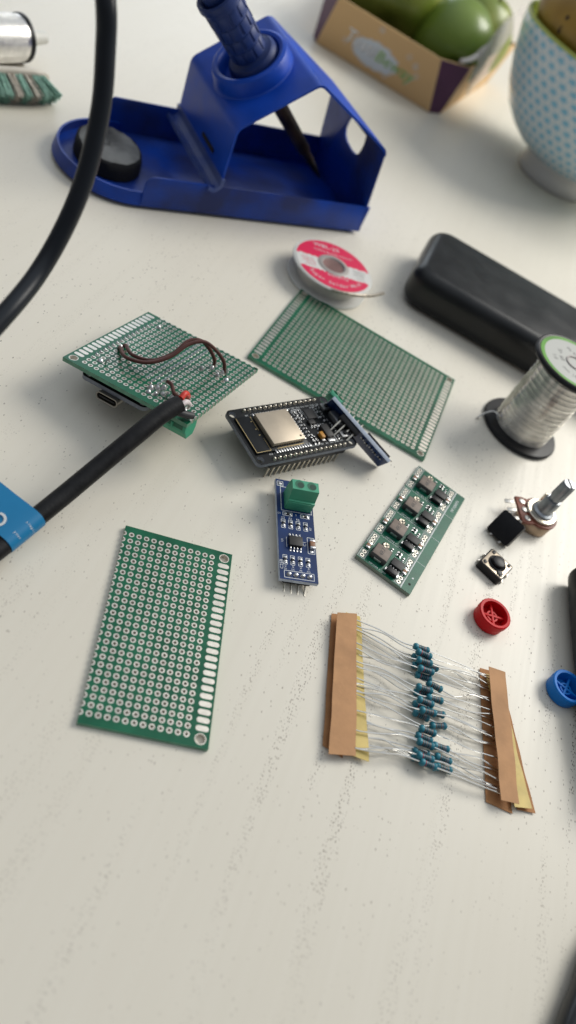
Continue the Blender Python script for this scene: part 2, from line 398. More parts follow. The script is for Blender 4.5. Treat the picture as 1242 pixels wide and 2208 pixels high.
def chip(parent, loc, sx, sy, sz, n, rz=0, lead=1.1, m=None, name='chip', pw=.42):
    b = MB(); b.box((0, 0, sz/2+.1), (sx, sy, sz), .12, 0)
    for s in (-1, 1):
        for i in range(n):
            x = (i-(n-1)/2)*1.27*(1 if n <= 4 else .55)
            b.box((x, s*(sy/2+lead*.3), sz*.45), (pw, lead*.6, .22), .05, 1)
            b.box((x, s*(sy/2+lead*.62), sz*.24), (pw, .22, sz*.46), .05, 1)
            b.box((x, s*(sy/2+lead*.9), .12), (pw*1.25, lead*.65, .2), .05, 1)
    return b.build(name, [m or CHIP, SOLDER], parent, 40, loc, (0, 0, rz))
def smd(b, x, y, z, L=1.6, W=.8, h=.5, rz=0, mb=0, mm=1):
    T = Matrix.Translation((x, y, z)) @ Matrix.Rotation(rz, 4, 'Z')
    b.box((0, 0, h/2), (L*.56, W, h), .05, mb, M=T)
    for s in (-1, 1):
        b.box((s*L*.39, 0, h*.48), (L*.24, W*.98, h*.98), .06, mm, M=T)
        b.box((s*L*.56, 0, .06), (L*.3, W*1.1, .12), .04, mm, M=T)
def blob(b, x, y, z, r, h, mi=0, n=10):
    b.lathe([(r, 0), (r*.85, h*.35), (r*.5, h*.8), (0, h)], n, mi, Matrix.Translation((x, y, z)))

# ------------------------------------------------------------------ microcontroller board with antenna module
esp = thing('microcontroller_board', 'black microcontroller board with tan metal can, standing on two pin rows in the middle', 'circuit board',
            (-15.6, 229.3, 0), (R(.8), R(.5), R(56.0)))
L_, W_ = 50.6, 27.6; zb = 9.2; zt = zb+1.6
def rrect(x0, y0, x1, y1, r, n=5):
    out = []
    for cx, cy, a in ((x1-r, y1-r, 0), (x0+r, y1-r, 90), (x0+r, y0+r, 180), (x1-r, y0+r, 270)):
        out += [(cx+r*math.cos(R(a+90*i/n)), cy+r*math.sin(R(a+90*i/n))) for i in range(n+1)]
    return out
def circ(cx, cy, r, n=20): return [(cx+r*math.cos(2*math.pi*i/n), cy+r*math.sin(2*math.pi*i/n)) for i in range(n)]
def make_esp_pcb(parent, zb, zt):
    hs = [circ(sx*(L_/2-2.4), sy*(W_/2-2.4), 1.45) for sx in (-1, 1) for sy in (-1, 1)]
    b = MB(); b.plate([rrect(-L_/2, -W_/2, L_/2, W_/2, 2.2)]+hs, zb, zt, 0, 0, None, 1)
    return b.build('board', [BLKPCB, PCBGREY], parent, 30)
make_esp_pcb(esp, zb, zt)
b = MB(); x0, x1 = -L_/2+2.6, -L_/2+27.4
b.box(((x0+x1)/2-.6, 0, zt+.4), (25.2, 18.0, .8), .05, 0)
mod = b.build('antenna_module', [BLKPCB], esp)
b = MB()
for (xa, ya, xb, yb) in ((x0-.6, -8.6, x0-.6, 8.6), (x0+6.0, -8.6, x0+6.0, -2.5), (x0+6.0, 1.5, x0+6.0, 8.6), (x0-.6, -8.6, x0+6.0, -8.6)):
    b.line(xa, ya, xb, yb, .22, zt+.825)
for yy in (2.2, -.8, 6.1): b.box((x0+5.2, yy, zt+.83), (.7, .35, .04), 0)
b.build('gold_trace', mat('gold_trace', (0.62, 0.48, 0.24), .35, .9), mod)
b = MB(); cx0, cx1 = x0+7.0, x1-2.3
b.box(((cx0+cx1)/2, .25, zt+.8+1.1), (cx1-cx0, 15.6, 2.2), .28)
can = b.build('metal_can', mat('tan_metal_can', (0.50, 0.425, 0.33), .48, .55, var=.06, vscale=120, rvar=.08, bump=.03, bscale=400), mod)
b = MB(); b.lathe([(.5, 0), (0, .001)], 16, 0, Matrix.Translation((cx1-1.6, -6.0, zt+.8+2.205)))
for k in range(12): b.box((cx0+1.2+k*1.18, -7.58, zt+1.35), (.62, .06, .42), 0)
b.build('can_openings', mat('dark_opening', (0.012, 0.008, 0.006), .8), can)
b = MB(); b.line(cx0+2.2, -8.35, cx1-.4, -8.35, .3, zt+.83); b.build('ground_trace', mat('gold_trace', (0, 0, 0)), mod)
b = MB()
for k in range(14): b.box((x0+8.0+k*1.27, -9.45, zt+.42), (.75, 1.7, .88), .15)
for k in range(14): b.box((x0+8.0+k*1.27, 9.25, zt+.42), (.75, 1.2, .88), .15)
for k in range(10): b.box((x1-.9, -6.0+k*1.27, zt+.42), (1.7, .8, .88), .15)
b.build('castellated_pads', SOLDER, mod)
# header rows
pinmesh = None
for sy in (-1, 1):
    b = MB(); y = sy*(W_/2-1.55)
    b.box((.6, y, zb-1.26), (38.1, 2.4, 2.5), .15)
    hd = b.build('pin_header', BLKPLA, esp)
    for k in range(15):
        x = .6+(k-7)*2.54
        if pinmesh is None:
            q = MB(); q.box((0, 0, zb-5.8), (.64, .64, 7.0), .1); q.lathe([(.85, zt), (.72, zt+.35), (.4, zt+.95), (0, zt+1.15)], 10, 0)
            pinmesh = q.build('pin', PIN, hd, loc=(x, y, 0))
        else: inst(pinmesh, 'pin', hd, (x, y, 0))
b = MB(); names = ['VIN', 'GND', 'D13', 'D12', 'D14', 'D27', 'D26', 'D25', 'D33', 'D32', 'D35', 'D34', 'VN', 'VP', 'EN']
names2 = ['3V3', 'GND', 'D15', 'D2', 'D4', 'RX2', 'TX2', 'D5', 'D18', 'D19', 'D21', 'RX0', 'TX0', 'D22', 'D23']
for k in range(15):
    for sy, nm in ((-1, names2), (1, names)):
        x = .6+(7-k)*2.54; y = sy*(W_/2-3.9)
        b.text(nm[k], 1.05, (x, y, zt+.02))
for x, y in ((-13, 0),): pass
b.frame(13.6, -9.2, 16.5, -3.2, .18, zt+.02); b.frame(4.2, 6.2, 8.6, 9.0, .18, zt+.02); b.frame(13.8, 3.0, 15.2, 8.8, .15, zt+.02)
b.build('silkscreen', SILK, esp)
b = MB(); rr = random.Random(3)
for i, (x, y, a) in enumerate([(4.4, 8.0, 0), (6.6, 8.2, 0), (5.3, 6.4, 1), (7.3, 6.2, 1), (4.6, 4.6, 0), (6.6, 3.9, 0), (4.6, 2.6, 0), (4.8, .8, 0), (4.9, -1.0, 0), (5.0, -2.8, 0), (5.2, -4.6, 0), (5.0, -6.6, 1), (6.6, -6.4, 1), (5.0, -8.6, 1), (6.8, -8.6, 1),
                               (9.0, -1.2, 0), (10.9, -1.6, 1), (12.4, -1.6, 1), (14.2, -1.4, 0), (16.4, 8.8, 0), (16.2, 6.8, 1), (17.6, 5.2, 1), (16.8, 3.2, 0), (17.4, 1.2, 0), (18.6, -1.4, 1), (18.6, -4.4, 1), (19.2, -7.4, 0), (18.2, 8.6, 1), (20.4, 7.2, 0), (16.8, -9.0, 0)]):
    smd(b, x, y, zt, 1.3+.5*rr.random(), .75, .5, R(90*a), 0, 1)
b.build('surface_parts', [CHIP, SOLDER], esp)
chip(esp, (11.6, 5.2, zt), 5.0, 5.0, .85, 7, R(90), .35, name='interface_chip', pw=.28)
b = MB(); b.box((9.6, 1.2, zt+.5), (3.0, 2.2, 1.0), .1, 0); b.box((9.6, 2.6, zt+.2), (.5, .8, .3), .05, 1); b.box((8.8, -.3, zt+.2), (.5, .8, .3), .05, 1); b.box((10.4, -.3, zt+.2), (.5, .8, .3), .05, 1)
b.build('transistor', [CHIP, SOLDER], esp)
b = MB(); b.box((14.2, -4.8, zt+.9), (3.4, 6.4, 1.7), .15, 0); b.box((16.4, -6.8, zt+.3), (1.1, .8, .5), .08, 1)
b.box((14.2, -8.9, zt+.35), (3.2, 1.5, .6), .1, 1)
for k in (-1, 0, 1): b.box((14.2+k*1.4, -1.0, zt+.25), (.8, 1.5, .4), .08, 1)
b.build('voltage_regulator', [CHIP, SOLDER], esp, loc=(-.8, 0, 0))
b = MB(); b.box((9.8, -6.4, zt+.9), (1.7, 3.0, 1.7), .2, 0); b.box((9.8, -8.2, zt+.3), (1.5, .9, .5), .1, 1); b.box((9.8, -4.7, zt+.3), (1.5, .7, .5), .1, 1)
b.build('tantalum_capacitor', [mat('orange_tantalum', (0.50, 0.23, 0.03), .45), SOLDER], esp)
b = MB(); b.box((L_/2-2.6, 0, zt+1.35), (5.6, 7.6, 2.7), .6)
b.build('usb_socket', mat('dull_steel_shell', (.30, .31, .33), .38, .9), esp)
for sy in (-1, 1):
    b = MB(); b.box((L_/2-4.0, sy*7.6, zt+.6), (4.4, 3.4, 1.2), .15, 0); b.lathe([(.9, 0), (.9, .55), (.7, .7), (0, .7)], 16, 1, Matrix.Translation((L_/2-4.0, sy*7.6, zt+1.2)))
    b.build('push_button', [mat('button_shell', (.34, .34, .34), .4, .8), BLKPLA], esp)

# ------------------------------------------------------------------ blue bus module with terminal
rs = thing('interface_module', 'narrow blue circuit module with green screw terminal on top, just below the black board', 'circuit board', (5.9, 188.3, 0), (R(2.0), R(-2.2), R(27.2)))
zb, zt = 4.2, 5.8
b = MB(); b.box((0, 0, (zb+zt)/2-.03), (14.2, 44, 1.54), 0, 1); b.box((0, 0, zt-.03), (14.2, 44, .06), 0, 0); b.build('board', [BLUEPCB, PALEEDGE], rs)
term_block(10.2, 7.6, 9.6, parent=rs, loc=(-4.2, 8.6, zt))
b = MB(); b.frame(-5.4, 7.6, 6.4, 18.6, .22, zt+.02)
b.frame(-5.4, -21.2, 5.6, -18.4, .22, zt+.02)
for i, x in enumerate((-4.9, -2.1, .8, 3.7)):
    y = -13.9
    b.line(x-.75, y-1.9, x+.75, y-1.9, .2, zt+.02); b.line(x-.75, y+1.9, x+.75, y+1.9, .2, zt+.02)
    for sx in (-.75, .75): b.line(x+sx, y-1.9, x+sx, y-.4, .2, zt+.021); b.line(x+sx, y+.4, x+sx, y+1.9, .2, zt+.021)
    b.text('R%d' % (i+1), .95, (x+.1, -16.45, zt+.02), R(90)); b.text(('DI', 'DE', 'RE', 'RO')[i], .95, (x, -17.75, zt+.02))
    y = 1.6
    b.line(x-.75, y-1.9, x+.75, y-1.9, .2, zt+.02); b.line(x-.75, y+1.9, x+.75, y+1.9, .2, zt+.02)
    for sx in (-.75, .75): b.line(x+sx, y-1.9, x+sx, y-.4, .2, zt+.021); b.line(x+sx, y+.4, x+sx, y+1.9, .2, zt+.021)
    b.text(('C2', 'R5', 'R6', 'R7')[i], 1.2, (x if i < 3 else x+1.9, 4.25 if i < 3 else 1.0, zt+.02), R(90) if i == 3 else 0)
b.text('C25B', 1.75, (-6.25, -16.0, zt+.02), R(90)); b.text('U1', 1.2, (-5.6, -5.8, zt+.02), R(90)); b.text('C1', 1.8, (2.9, -6.0, zt+.02), R(90)); b.text('D1', 1.1, (-6.3, 6.0, zt+.02)); b.text('S', 1.2, (.2, 6.2, zt+.02))
b.frame(2.0, 5.4, 5.4, 6.9, .2, zt+.02); b.frame(-4.9, 5.4, -1.3, 6.9, .2, zt+.02); b.frame(4.0, -9.9, 6.6, -3.0, .22, zt+.02)
b.line(-4.0, -8.4, -4.0, -4.2, .2, zt+.02); b.frame(-6.6, 18.9, -4.3, 21.0, .2, zt+.02)
b.build('silkscreen', SILK, rs)
b = MB()
for x in (-4.9, -2.1, .8, 3.7): smd(b, x, -13.9, zt, 1.9, .9, .5, R(90), 0, 1); smd(b, x, 1.6, zt, 1.9, .9, .5, R(90), 0, 1)
smd(b, 3.7, 6.15, zt, 2.0, .9, .5, 0, 0, 1); smd(b, -3.0, 6.15, zt, 2.0, .9, .5, 0, 0, 1)
b.build('chip_resistors', [CHIP, SOLDER], rs)
b = MB(); b.box((5.5, -6.3, zt+.75), (1.9, 2.2, 1.4), .12, 0)
for s in (-1, 1): b.box((5.5, -6.3+s*1.45, zt+.72), (1.9, .8, 1.4), .12, 1)
b.box((5.3, -8.9, zt+.1), (1.2, 1.1, .16), .05, 1)
b.build('capacitor', [BROWNCAP, SOLDER], rs)
chip(rs, (-.9, -6.3, zt), 5.0, 4.0, 1.5, 4, 0, 1.5, name='transceiver_chip', pw=.45)
b = MB()
for x in (-3.7, -1.16, 1.38, 3.92): b.lathe([(1.0, 0), (.8, .3), (.5, .8), (0, .95)], 14, 0, Matrix.Translation((x, -19.8, zt)))
b.build('solder_joints', SOLDER, rs); b = MB()
b.lathe([(.9, 0), (.55, .3), (0, .35)], 14, 0, Matrix.Translation((-5.5, 19.9, zt)))
b.build('pad_joint', SOLDER, rs)
hp = None
for yy, nx in ((-20.0, 4), (20.2, 4)):
    b = MB()
    for k in range(nx): b.box((-3.7+2.54*k, yy, zb-1.15), (2.45, 2.4, 2.3), .3)
    hd = b.build('pin_header', BLKPLA, rs)
    for k in range(nx):
        q = MB()
        s = -1 if yy < 0 else 1
        q.tube([(-3.7+2.54*k, yy, zb-2.0), (-3.7+2.54*k-.2, yy+s*1.0, zb-2.6), (-3.7+2.54*k-.3, yy+s*4.6, zb-3.6)], .34, 6, smooth=2)
        q.build('pin', PIN, hd)

# ------------------------------------------------------------------ small blue module leaning over the black board
ax = Vector((32.4, -4.2, -9.2)).normalized()
p_a = Vector((-8.5, 248.3, 19.6)); wv = Vector((-1.0, 6.2, -10.4)); wv = (wv-wv.dot(ax)*ax).normalized(); nv = ax.cross(wv).normalized()
M3 = Matrix((ax, wv, nv)).transposed().to_4x4(); M3.translation = p_a*S
ln = thing('leaning_module', 'thin blue circuit module tipped on edge, four bare pins reaching over the black board', 'circuit board')
ln.matrix_world = M3
b = MB(); b.box((17.2, 5.7, 0), (34.8, 11.4, 1.6), .05, 1); b.box((17.2, 5.75, -.82), (34.4, 11.2, .06), 0, 0); b.box((17.2, 5.75, .82), (34.4, 11.2, .06), 0, 0)
b.build('board', [BLUEPCB, PALEEDGE], ln)
NV = 1 if (nv.z < 0) else -1          # side of the board that faces down / towards the black board
b = MB(); b.box((12.5, 1.7, NV*2.1), (10.4, 2.5, 2.5), .2); hd = b.build('pin_header', BLKPLA, ln)
for k in range(4):
    q = MB(); q.box((8.7+2.54*k, 1.7, NV*5.6), (.64, .64, 9.0), .1); q.lathe([(.8, 0), (.6, .5), (.34, .9), (.32, 1.7), (0, 1.8)], 8, 0, Matrix.Translation((8.7+2.54*k, 1.7, -NV*.85)) @ Matrix.Rotation(R(180) if NV > 0 else 0, 4, 'X'))
    q.build('pin', PIN, hd)
b = MB()
for k in range(5): smd(b, 20.5+k*2.6, 3.0+.6*(k % 2), NV*.85 if NV > 0 else -1.35, 1.5, .9, .5, 0, 0, 1)
b.build('surface_parts', [CHIP, SOLDER], ln)
term_block(6.4, 6.0, 3.0, parent=ln, loc=(-2.6, 2.2, .85))
b = MB(); b.box((27.0, 2.6, -NV*1.7), (13.4, 2.0, 1.6), .2, 0); b.box((34.6, 2.6, -NV*1.8), (2.2, .6, .6), .1, 1)
b.build('side_connector', [BLKPLA, PIN], ln)

# ------------------------------------------------------------------ panel of four converter modules
dc = thing('converter_panel', 'green panel of four identical power converter circuits, lying flat left of the potentiometer', 'circuit board', (46.25, 228.7, .05), (R(-.6), 0, R(-6.55)))
PW, PH, zt = 24.6, 67.6, 1.6
b = MB(); b.box((0, 0, .76), (PW, PH, 1.5), 0, 1); b.box((0, 0, zt-.04), (PW, PH, .06), 0, 0); b.build('board', [mat('deep_green_solder_mask', (.002, .105, .058), .35, spec=.3, var=.12, vscale=150), mat('grey_green_edge', (.20, .25, .20), .6)], dc)
b = MB(); sx = PW/2-4.4
b.line(sx, -PH/2, sx, PH/2, .3, zt+.02, 0)
for k in (1, 2, 3): b.line(-PW/2+3.4, -PH/2+k*16.9, sx, -PH/2+k*16.9, .16, zt+.021, 0); b.line(sx, -PH/2+k*16.9, PW/2, -PH/2+k*16.9, .16, zt+.021, 0)
b.text('MP1584EN', 1.9, (PW/2-2.1, PH/2-8.8, zt+.02), R(90))
for k in range(4):
    y0 = -PH/2+16.9*k
    b.text('MP1584 +  VO', 1.25, (-3.2, y0+1.0, zt+.02)); 
    for xe in (-PW/2+1.7, sx-1.7):
        b.frame(xe-1.5, y0+.6, xe+1.5, y0+5.4, .12, zt+.02); b.frame(xe-1.5, y0+9.6, xe+1.5, y0+16.2, .12, zt+.02)
b.build('silkscreen', SILK, dc)
IND = mat('inductor_ferrite', (.21, .165, .135), .6, var=.1, vscale=400, bump=.1); IND2 = mat('inductor_side', (.06, .06, .062), .55)
proto = {}
for k in range(4):
    y0 = -PH/2+16.9*k
    if k == 0:
        b = MB()
        for xe in (-PW/2+1.7, sx-1.7):
            b.prism(rrect(xe-1.45, .65, xe+1.45, 5.35, .4), zt-.01, zt+.016, 1); b.prism(rrect(xe-1.45, 9.65, xe+1.45, 16.15, .4), zt-.01, zt+.016, 1)
            for yy in (1.9, 4.1, 10.8, 12.7, 14.6):
                b.lathe([(.8, .06), (.55, .06), (.5, 0)], 14, 0, Matrix.Translation((xe, yy, zt))); b.lathe([(.56, .05), (0, .05)], 14, 2, Matrix.Translation((xe, yy, zt)))
        proto['pads'] = b.build('solder_pads', [TIN, mat('pale_pad_print', (.17, .21, .18), .6), mat('pad_hole_dark', (.10, .10, .09), .7)], dc, loc=(0, y0, 0))
        b = MB(); b.box((0, 0, 1.5), (6.9, 6.4, 2.9), .35, 1); b.box((0, 0, 2.95), (6.3, 5.9, .12), .05, 0)
        b.box((0, -3.3, .9), (3.2, .25, 1.2), .05, 2); b.box((0, 3.3, .9), (3.2, .25, 1.2), .05, 2)
        b.text('4R7', 2.5, (0, 0, 3.02), R(90), 3)
        proto['ind'] = b.build('inductor', [IND, IND2, SOLDER, CHIP], dc, loc=(-5.0, y0+6.6, zt))
        b = MB(); b.box((0, 0, .3), (3.2, 3.0, .6), .1, 1); b.lathe([(1.45, .6), (1.5, 1.1), (1.2, 1.35), (0, 1.3)], 24, 0); b.box((0, 0, 1.36), (2.2, .4, .1), 0, 1, R(35)); b.box((0, 0, 1.37), (.4, 2.2, .1), 0, 1, R(35))
        proto['trim'] = b.build('trim_potentiometer', [mat('brass_trimmer', (.56, .50, .40), .3, .95), CHIP], dc, loc=(-5.0, y0+12.6, zt))
        proto['ic'] = chip(dc, (2.4, y0+8.0, zt), 5.0, 3.9, 1.4, 4, R(0), 1.1, name='regulator_chip')
        b = MB(); b.box((0, 0, 1.0), (4.6, 2.7, 1.9), .2, 0)
        for s in (-1, 1): b.box((s*2.55, 0, .5), (.8, 1.6, 1.0), .1, 1)
        proto['dio'] = b.build('diode', [BLKPLA, SOLDER], dc, loc=(2.0, y0+2.9, zt))
        b = MB()
        for (x, y, a) in ((1.0, 13.0, 0), (3.4, 12.8, 1), (1.0, 14.6, 0), (-2.2, 13.4, 1), (5.9, 8.6, 1), (5.9, 10.6, 1), (5.9, 6.4, 1)): smd(b, x, y, zt, 1.6, .8, .5, R(90*a), 0, 1)
        proto['res'] = b.build('chip_resistors', [CHIP, SOLDER], dc, loc=(0, y0, 0))
        b = MB()
        for xe in (-PW/2+1.7, sx-1.7):
            b.box((xe, 7.5, zt+.6), (1.7, 1.6, 1.1), .12, 0)
            for s in (-1, 1): b.box((xe, 7.5+s*1.1, zt+.58), (1.7, .7, 1.1), .12, 1)
        proto['cap'] = b.build('capacitors', [BROWNCAP, SOLDER], dc, loc=(0, y0, 0))
    else:
        for nm, o in list(proto.items()):
            c = o.copy(); COL.objects.link(c); c.parent = dc; c.location.y += 16.9*k*S
b = MB(); b.lathe([(.55, .03), (0, .03)], 16, 0, Matrix.Translation((PW/2-2.1, -PH/2+4.2, zt))); b.lathe([(.42, .03), (0, .03)], 16, 1, Matrix.Translation((PW/2-2.1, -PH/2+7.8, zt)))
b.build('tooling_holes', [mat('dark_opening', (0, 0, 0)), SILK], dc)

# ------------------------------------------------------------------ assembled prototype board
Wd = 54.2
pb = thing('wired_prototype_board', 'green perforated board with brown jumper wires on top and a black board soldered beneath', 'circuit board',
           (-97.07, 190.66, 15.34), (R(-5.4), R(-8.75), R(-4.7)))
XS = [6.9+2.54*k for k in range(18)]; YS = [3.4+2.54*j for j in range(20)]
perfboard(pb, 52.62, Wd, XS, YS, slotL=True, halfR=52.62, halfB=54.2, z0=-1.6, z1=0, skip_hole={('l', 1)})
PMI = pb.matrix_basis.inverted() if False else (Matrix.Translation(pb.location) @ pb.rotation_euler.to_matrix().to_4x4()).inverted()
def pl(x, y, z): return PMI @ (Vector((x, y, z))*S) / S     # world mm -> prototype board mm
def on(i, j, z=0): return Vector((6.9+2.54*i, 3.4+2.54*j, z))
wires = MB
BRWN = mat('brown_wire', (.085, .024, .017), .4, var=.15, vscale=300)
for pts in ([on(1.0, 6.8, .3), on(1.4, 6.4, 1.4), on(4.0, 4.0, 3.2), on(7.0, 4.9, 4.0), on(9.0, 7.5, 6.5), on(10.0, 10.2, 10.2), on(11.4, 12.2, 11.4), on(12.9, 13.4, 9.0), on(14.5, 14.0, 5.0), on(15.0, 14.2, .3)],
            [on(1.0, 7.8, .3), on(1.6, 7.6, 1.4), on(4.2, 5.4, 3.0), on(7.2, 5.9, 4.2), on(9.0, 8.2, 7.2), on(9.6, 10.8, 10.6), on(10.8, 12.4, 11.0), on(12.0, 13.4, 8.0), on(12.9, 14.2, 3.6), on(13.0, 14.4, .3)],
            [on(11.3, 3.6, 3.2), on(12.2, 3.3, 3.2), on(13.4, 2.3, 2.2), on(14.9, 2.0, 2.0), on(15.9, .9, .4)]):
    b = MB(); b.tube(pts, .72, 10); b.build('jumper_wire', BRWN, pb)
b = MB(); rr = random.Random(5)
for k in range(16): 
    p = on(.02+.0*k, 2+k, 0); blob(b, p.x-.4, p.y, 0, .5, .6)
b.build('header_joints', SOLDER, pb); b = MB()
for (i, j) in ((1, 7), (1, 8), (1, 2), (13, 14), (15, 14), (16, 13), (14.6, 12.8), (10, 2), (10.6, 2.5), (11.2, 3.2), (10, 1.0), (11.3, 1.3), (12, 2), (16, 1), (15, 1.6), (13, 2.2), (14, 1), (12.2, 12.2), (1, 17)):
    p = on(i+rr.uniform(-.2, .2), j+rr.uniform(-.2, .2)); blob(b, p.x, p.y, -.02, .9+.4*rr.random(), .9+1.0*rr.random())
for (i, j, i2, j2, h) in ((11.1, 3.7, 10.9, 3.5, 3.2), (11.5, 1.7, 11.9, 2.0, 2.6), (12.6, 1.5, 12.8, 1.8, 2.6), (13.4, 1.2, 13.7, 1.5, 2.4), (15.5, 13.9, 15.4, 14.1, 2.6), (2.2, 1.9, 2.4, 2.3, 2.2), (1.5, 8.2, 1.2, 8.6, 1.8)):
    p, q = on(i, j), on(i2, j2); b.tube([(p.x, p.y, -.2), (p.x, p.y, h*.6), (q.x, q.y, h)], .32, 6, smooth=3)
p, q = on(15.1, .7, .9), on(15.8, 1.3, 1.5); b.tube([p, (p+q)/2+Vector((0, 0, .4)), q], lambda t: .85-.2*t, 8, smooth=4)
b.build('solder_joints', SOLDER, pb)
b = MB()
for j in range(15):                                              # three rows of header tails poking through
    for i in (8, 9, 10):
        p = on(i, j+3.5 if i != 8 else j+4); b.tube([(p.x, p.y-.9, .05), (p.x+.05, p.y, .45), (p.x+.1, p.y+.9, .8)], .24, 5, smooth=2)
b.build('header_tails', mat('dull_pin_tails', (.33, .36, .38), .35, 1), pb, angle=60)
b = MB()
for j in range(14):
    p = on(.0, 3+j); b.tube([(p.x-.6, p.y-.3, .05), (p.x-.9, p.y+.6, .5)], .2, 5, smooth=1)
b.build('header_tails', mat('dull_pin_tails', (.33, .36, .38), .35, 1), pb, angle=60)
# black board underneath
u = bpy.data.objects.new('soldered_microcontroller', None); COL.objects.link(u); u.parent = pb; u.location = (0, 0, 0)
ucx, ucy = 20.9, 27.6
b = MB(); b.plate([rrect(ucx-14, ucy-26, ucx+14, ucy+25, 2.2)]+[circ(ucx+s*11.6, ucy-23.6, 1.4) for s in (-1, 1)], -5.7, -4.1, 0, 0, None, 1)
b.build('controller_board', [BLKPCB, PCBGREY], u)
bpy.data.objects.remove(u)
uo = [o for o in COL.objects if o.name.startswith('controller_board')][0]; uo.parent = pb
b = MB(); b.plate([rrect(-4.6, -1.65, 4.6, 1.65, 1.5, 6), rrect(-4.15, -1.2, 4.15, 1.2, 1.1, 6)], 0, 7, 0, 0); b.plate([rrect(-4.2, -1.25, 4.2, 1.25, 1.1, 6)], 1.2, 1.4, 0, 1); b.box((0, 0, .9), (6.6, .7, 1.6), .1, 1)
b.build('usb_port', [mat('usb_shell', (.30, .28, .25), .35, .9), BLKPLA], uo, loc=(ucx-.9, ucy-27.6, -7.5), rot=(R(-90), 0, 0))
b = MB()
for s in (-1, 1): b.box((ucx+s*12.6, ucy, -2.85), (2.4, 38, 2.5), .1)
for (x, y) in ((-7.6, -24.6), (8.2, -24.4), (6.3, -24.9), (-9.4, -24.4)): b.box((ucx+x, ucy+y, -6.1), (1.4, .9, .8), .1)
b.box((ucx, ucy+6, -7.3), (18, 25, 3.2), .2)
b.build('underside_parts', BLKPLA, uo)
term_block(10.4, 7.8, 6.6, parent=pb, loc=(52.0, .9, -1.62), rot=(R(180), 0, R(180)), recess=True)
b = MB(); b.box((24.0, 38, -12.4), (14, 14, 7.0), .5); b.build('socket_block', BLKPLA, pb)

# ------------------------------------------------------------------ black data cable soldered to the prototype board
cb = thing('data_cable', 'black round cable with bright blue paper tag, stripped end soldered to the wired board', 'cable')
b = MB(); b.tube([(-51.0, 188.6, 27.4), (-53.2, 182.6, 26.0), (-55.6, 172, 22.6), (-59.2, 158.5, 16.5), (-62.6, 144.4, 11.0), (-65.3, 130.5, 7.6), (-67.4, 116.5, 5.6), (-70.5, 102, 4.2), (-80, 80, 3.2), (-100, 50, 3.2)], 3.15, 20)
b.build('cable_sheath', CABLEM, cb)
for nm, m, pts, rr_ in (('insulated_wire', mat('red_wire', (.62, .035, .02), .45), [(-51.6, 190.2, 28.6), (-51.6, 192.6, 29.2), (-51.4, 194.8, 27.6), (-51.2, 196.4, 25.4)], 1.05),
                        ('insulated_wire', mat('white_wire', (.70, .62, .62), .45), [(-50.2, 188.8, 27.6), (-49.8, 190.6, 27.8), (-49.4, 192.6, 26.4), (-49.0, 194.0, 24.6)], 1.0),
                        ('heat_shrink', mat('grey_heatshrink', (.035, .035, .038), .55), [(-50.4, 186.2, 26.0), (-48.6, 187.0, 25.8), (-46.8, 188.6, 25.2), (-45.6, 190.2, 24.6)], 1.3)):
    b = MB(); b.tube(pts, rr_, 12); b.build(nm, m, cb)
b = MB(); rr = random.Random(9)
for k in range(9):
    o = Vector((rr.uniform(-.8, .8), rr.uniform(-.6, .6), rr.uniform(-.9, .9))); b.tube([Vector((-51.1, 187.6, 27.2))+o, Vector((-50.2, 188.4, 27.0))+o*1.2, Vector((-49.4, 188.6, 25.6))+o*.8], .2, 5, smooth=3)
b.build('copper_braid', mat('copper', (.55, .24, .11), .35, 1), cb)
# tag wrapped round the cable
TAG = mat('blue_tag', (.004, .185, .40), .42, var=.04, vscale=60)
c0, c1 = Vector((-65.0, 132.4, 8.0)), Vector((-67.1, 119.4, 6.0)); axd = (c1-c0).normalized()
sd = axd.cross(Vector((0, 0, 1))).normalized(); up_ = sd.cross(axd).normalized()
if sd.x > 0: sd = -sd; 
up_ = Vector((0, 0, 1)) - axd*axd.z; up_.normalize()
prof = []
for a in range(-70, 191, 20): prof.append((-3.45*math.cos(R(a))*-1, 3.45*math.sin(R(a))))
prof = [(3.45*math.cos(R(a)), 3.45*math.sin(R(a))) for a in range(-80, 100, 15)]      # from below the far side over the top
def tagp(s, q, v): return c0+axd*s*(c1-c0).length + (-sd)*q + up_*v
b = MB(); pr2 = [(3.5*math.cos(R(a)), 3.5*math.sin(R(a))) for a in range(-90, 91, 12)] + [(-3, 3.46), (-8, 3.0), (-16, 2.6), (-26, 2.2), (-30, 2.0)]
n = len(pr2)
pr3 = [(3.3*math.cos(R(a)), 3.3*math.sin(R(a))) for a in range(-90, 91, 12)] + [(-3, 3.26), (-8, 2.8), (-16, 2.4), (-26, 2.0), (-30, 1.8)]
vs = [tagp(0, *p) for p in pr2]+[tagp(1, *p) for p in pr2]+[tagp(0, *p) for p in pr3]+[tagp(1, *p) for p in pr3]
fs = [(i, i+1, n+i+1, n+i) for i in range(n-1)]+[(2*n+i, 3*n+i, 3*n+i+1, 2*n+i+1) for i in range(n-1)]+[(i, 2*n+i, 2*n+i+1, i+1) for i in range(n-1)]+[(n+i, n+i+1, 3*n+i+1, 3*n+i) for i in range(n-1)]
b.add(vs, fs); tg = b.build('paper_tag', TAG, cb)
MT = Matrix((axd, -sd, up_)).transposed().to_4x4(); MT.translation = c0
b = MB()
a0 = [R(a) for a in range(-50, 211, 10)]
cc = [(10.0+2.1*math.cos(a), -5.8+2.1*math.sin(a)) for a in a0]
for i in range(len(cc)-1): 
    z0_ = 3.0; b.line(*cc[i], *cc[i+1], .85, 3.62)
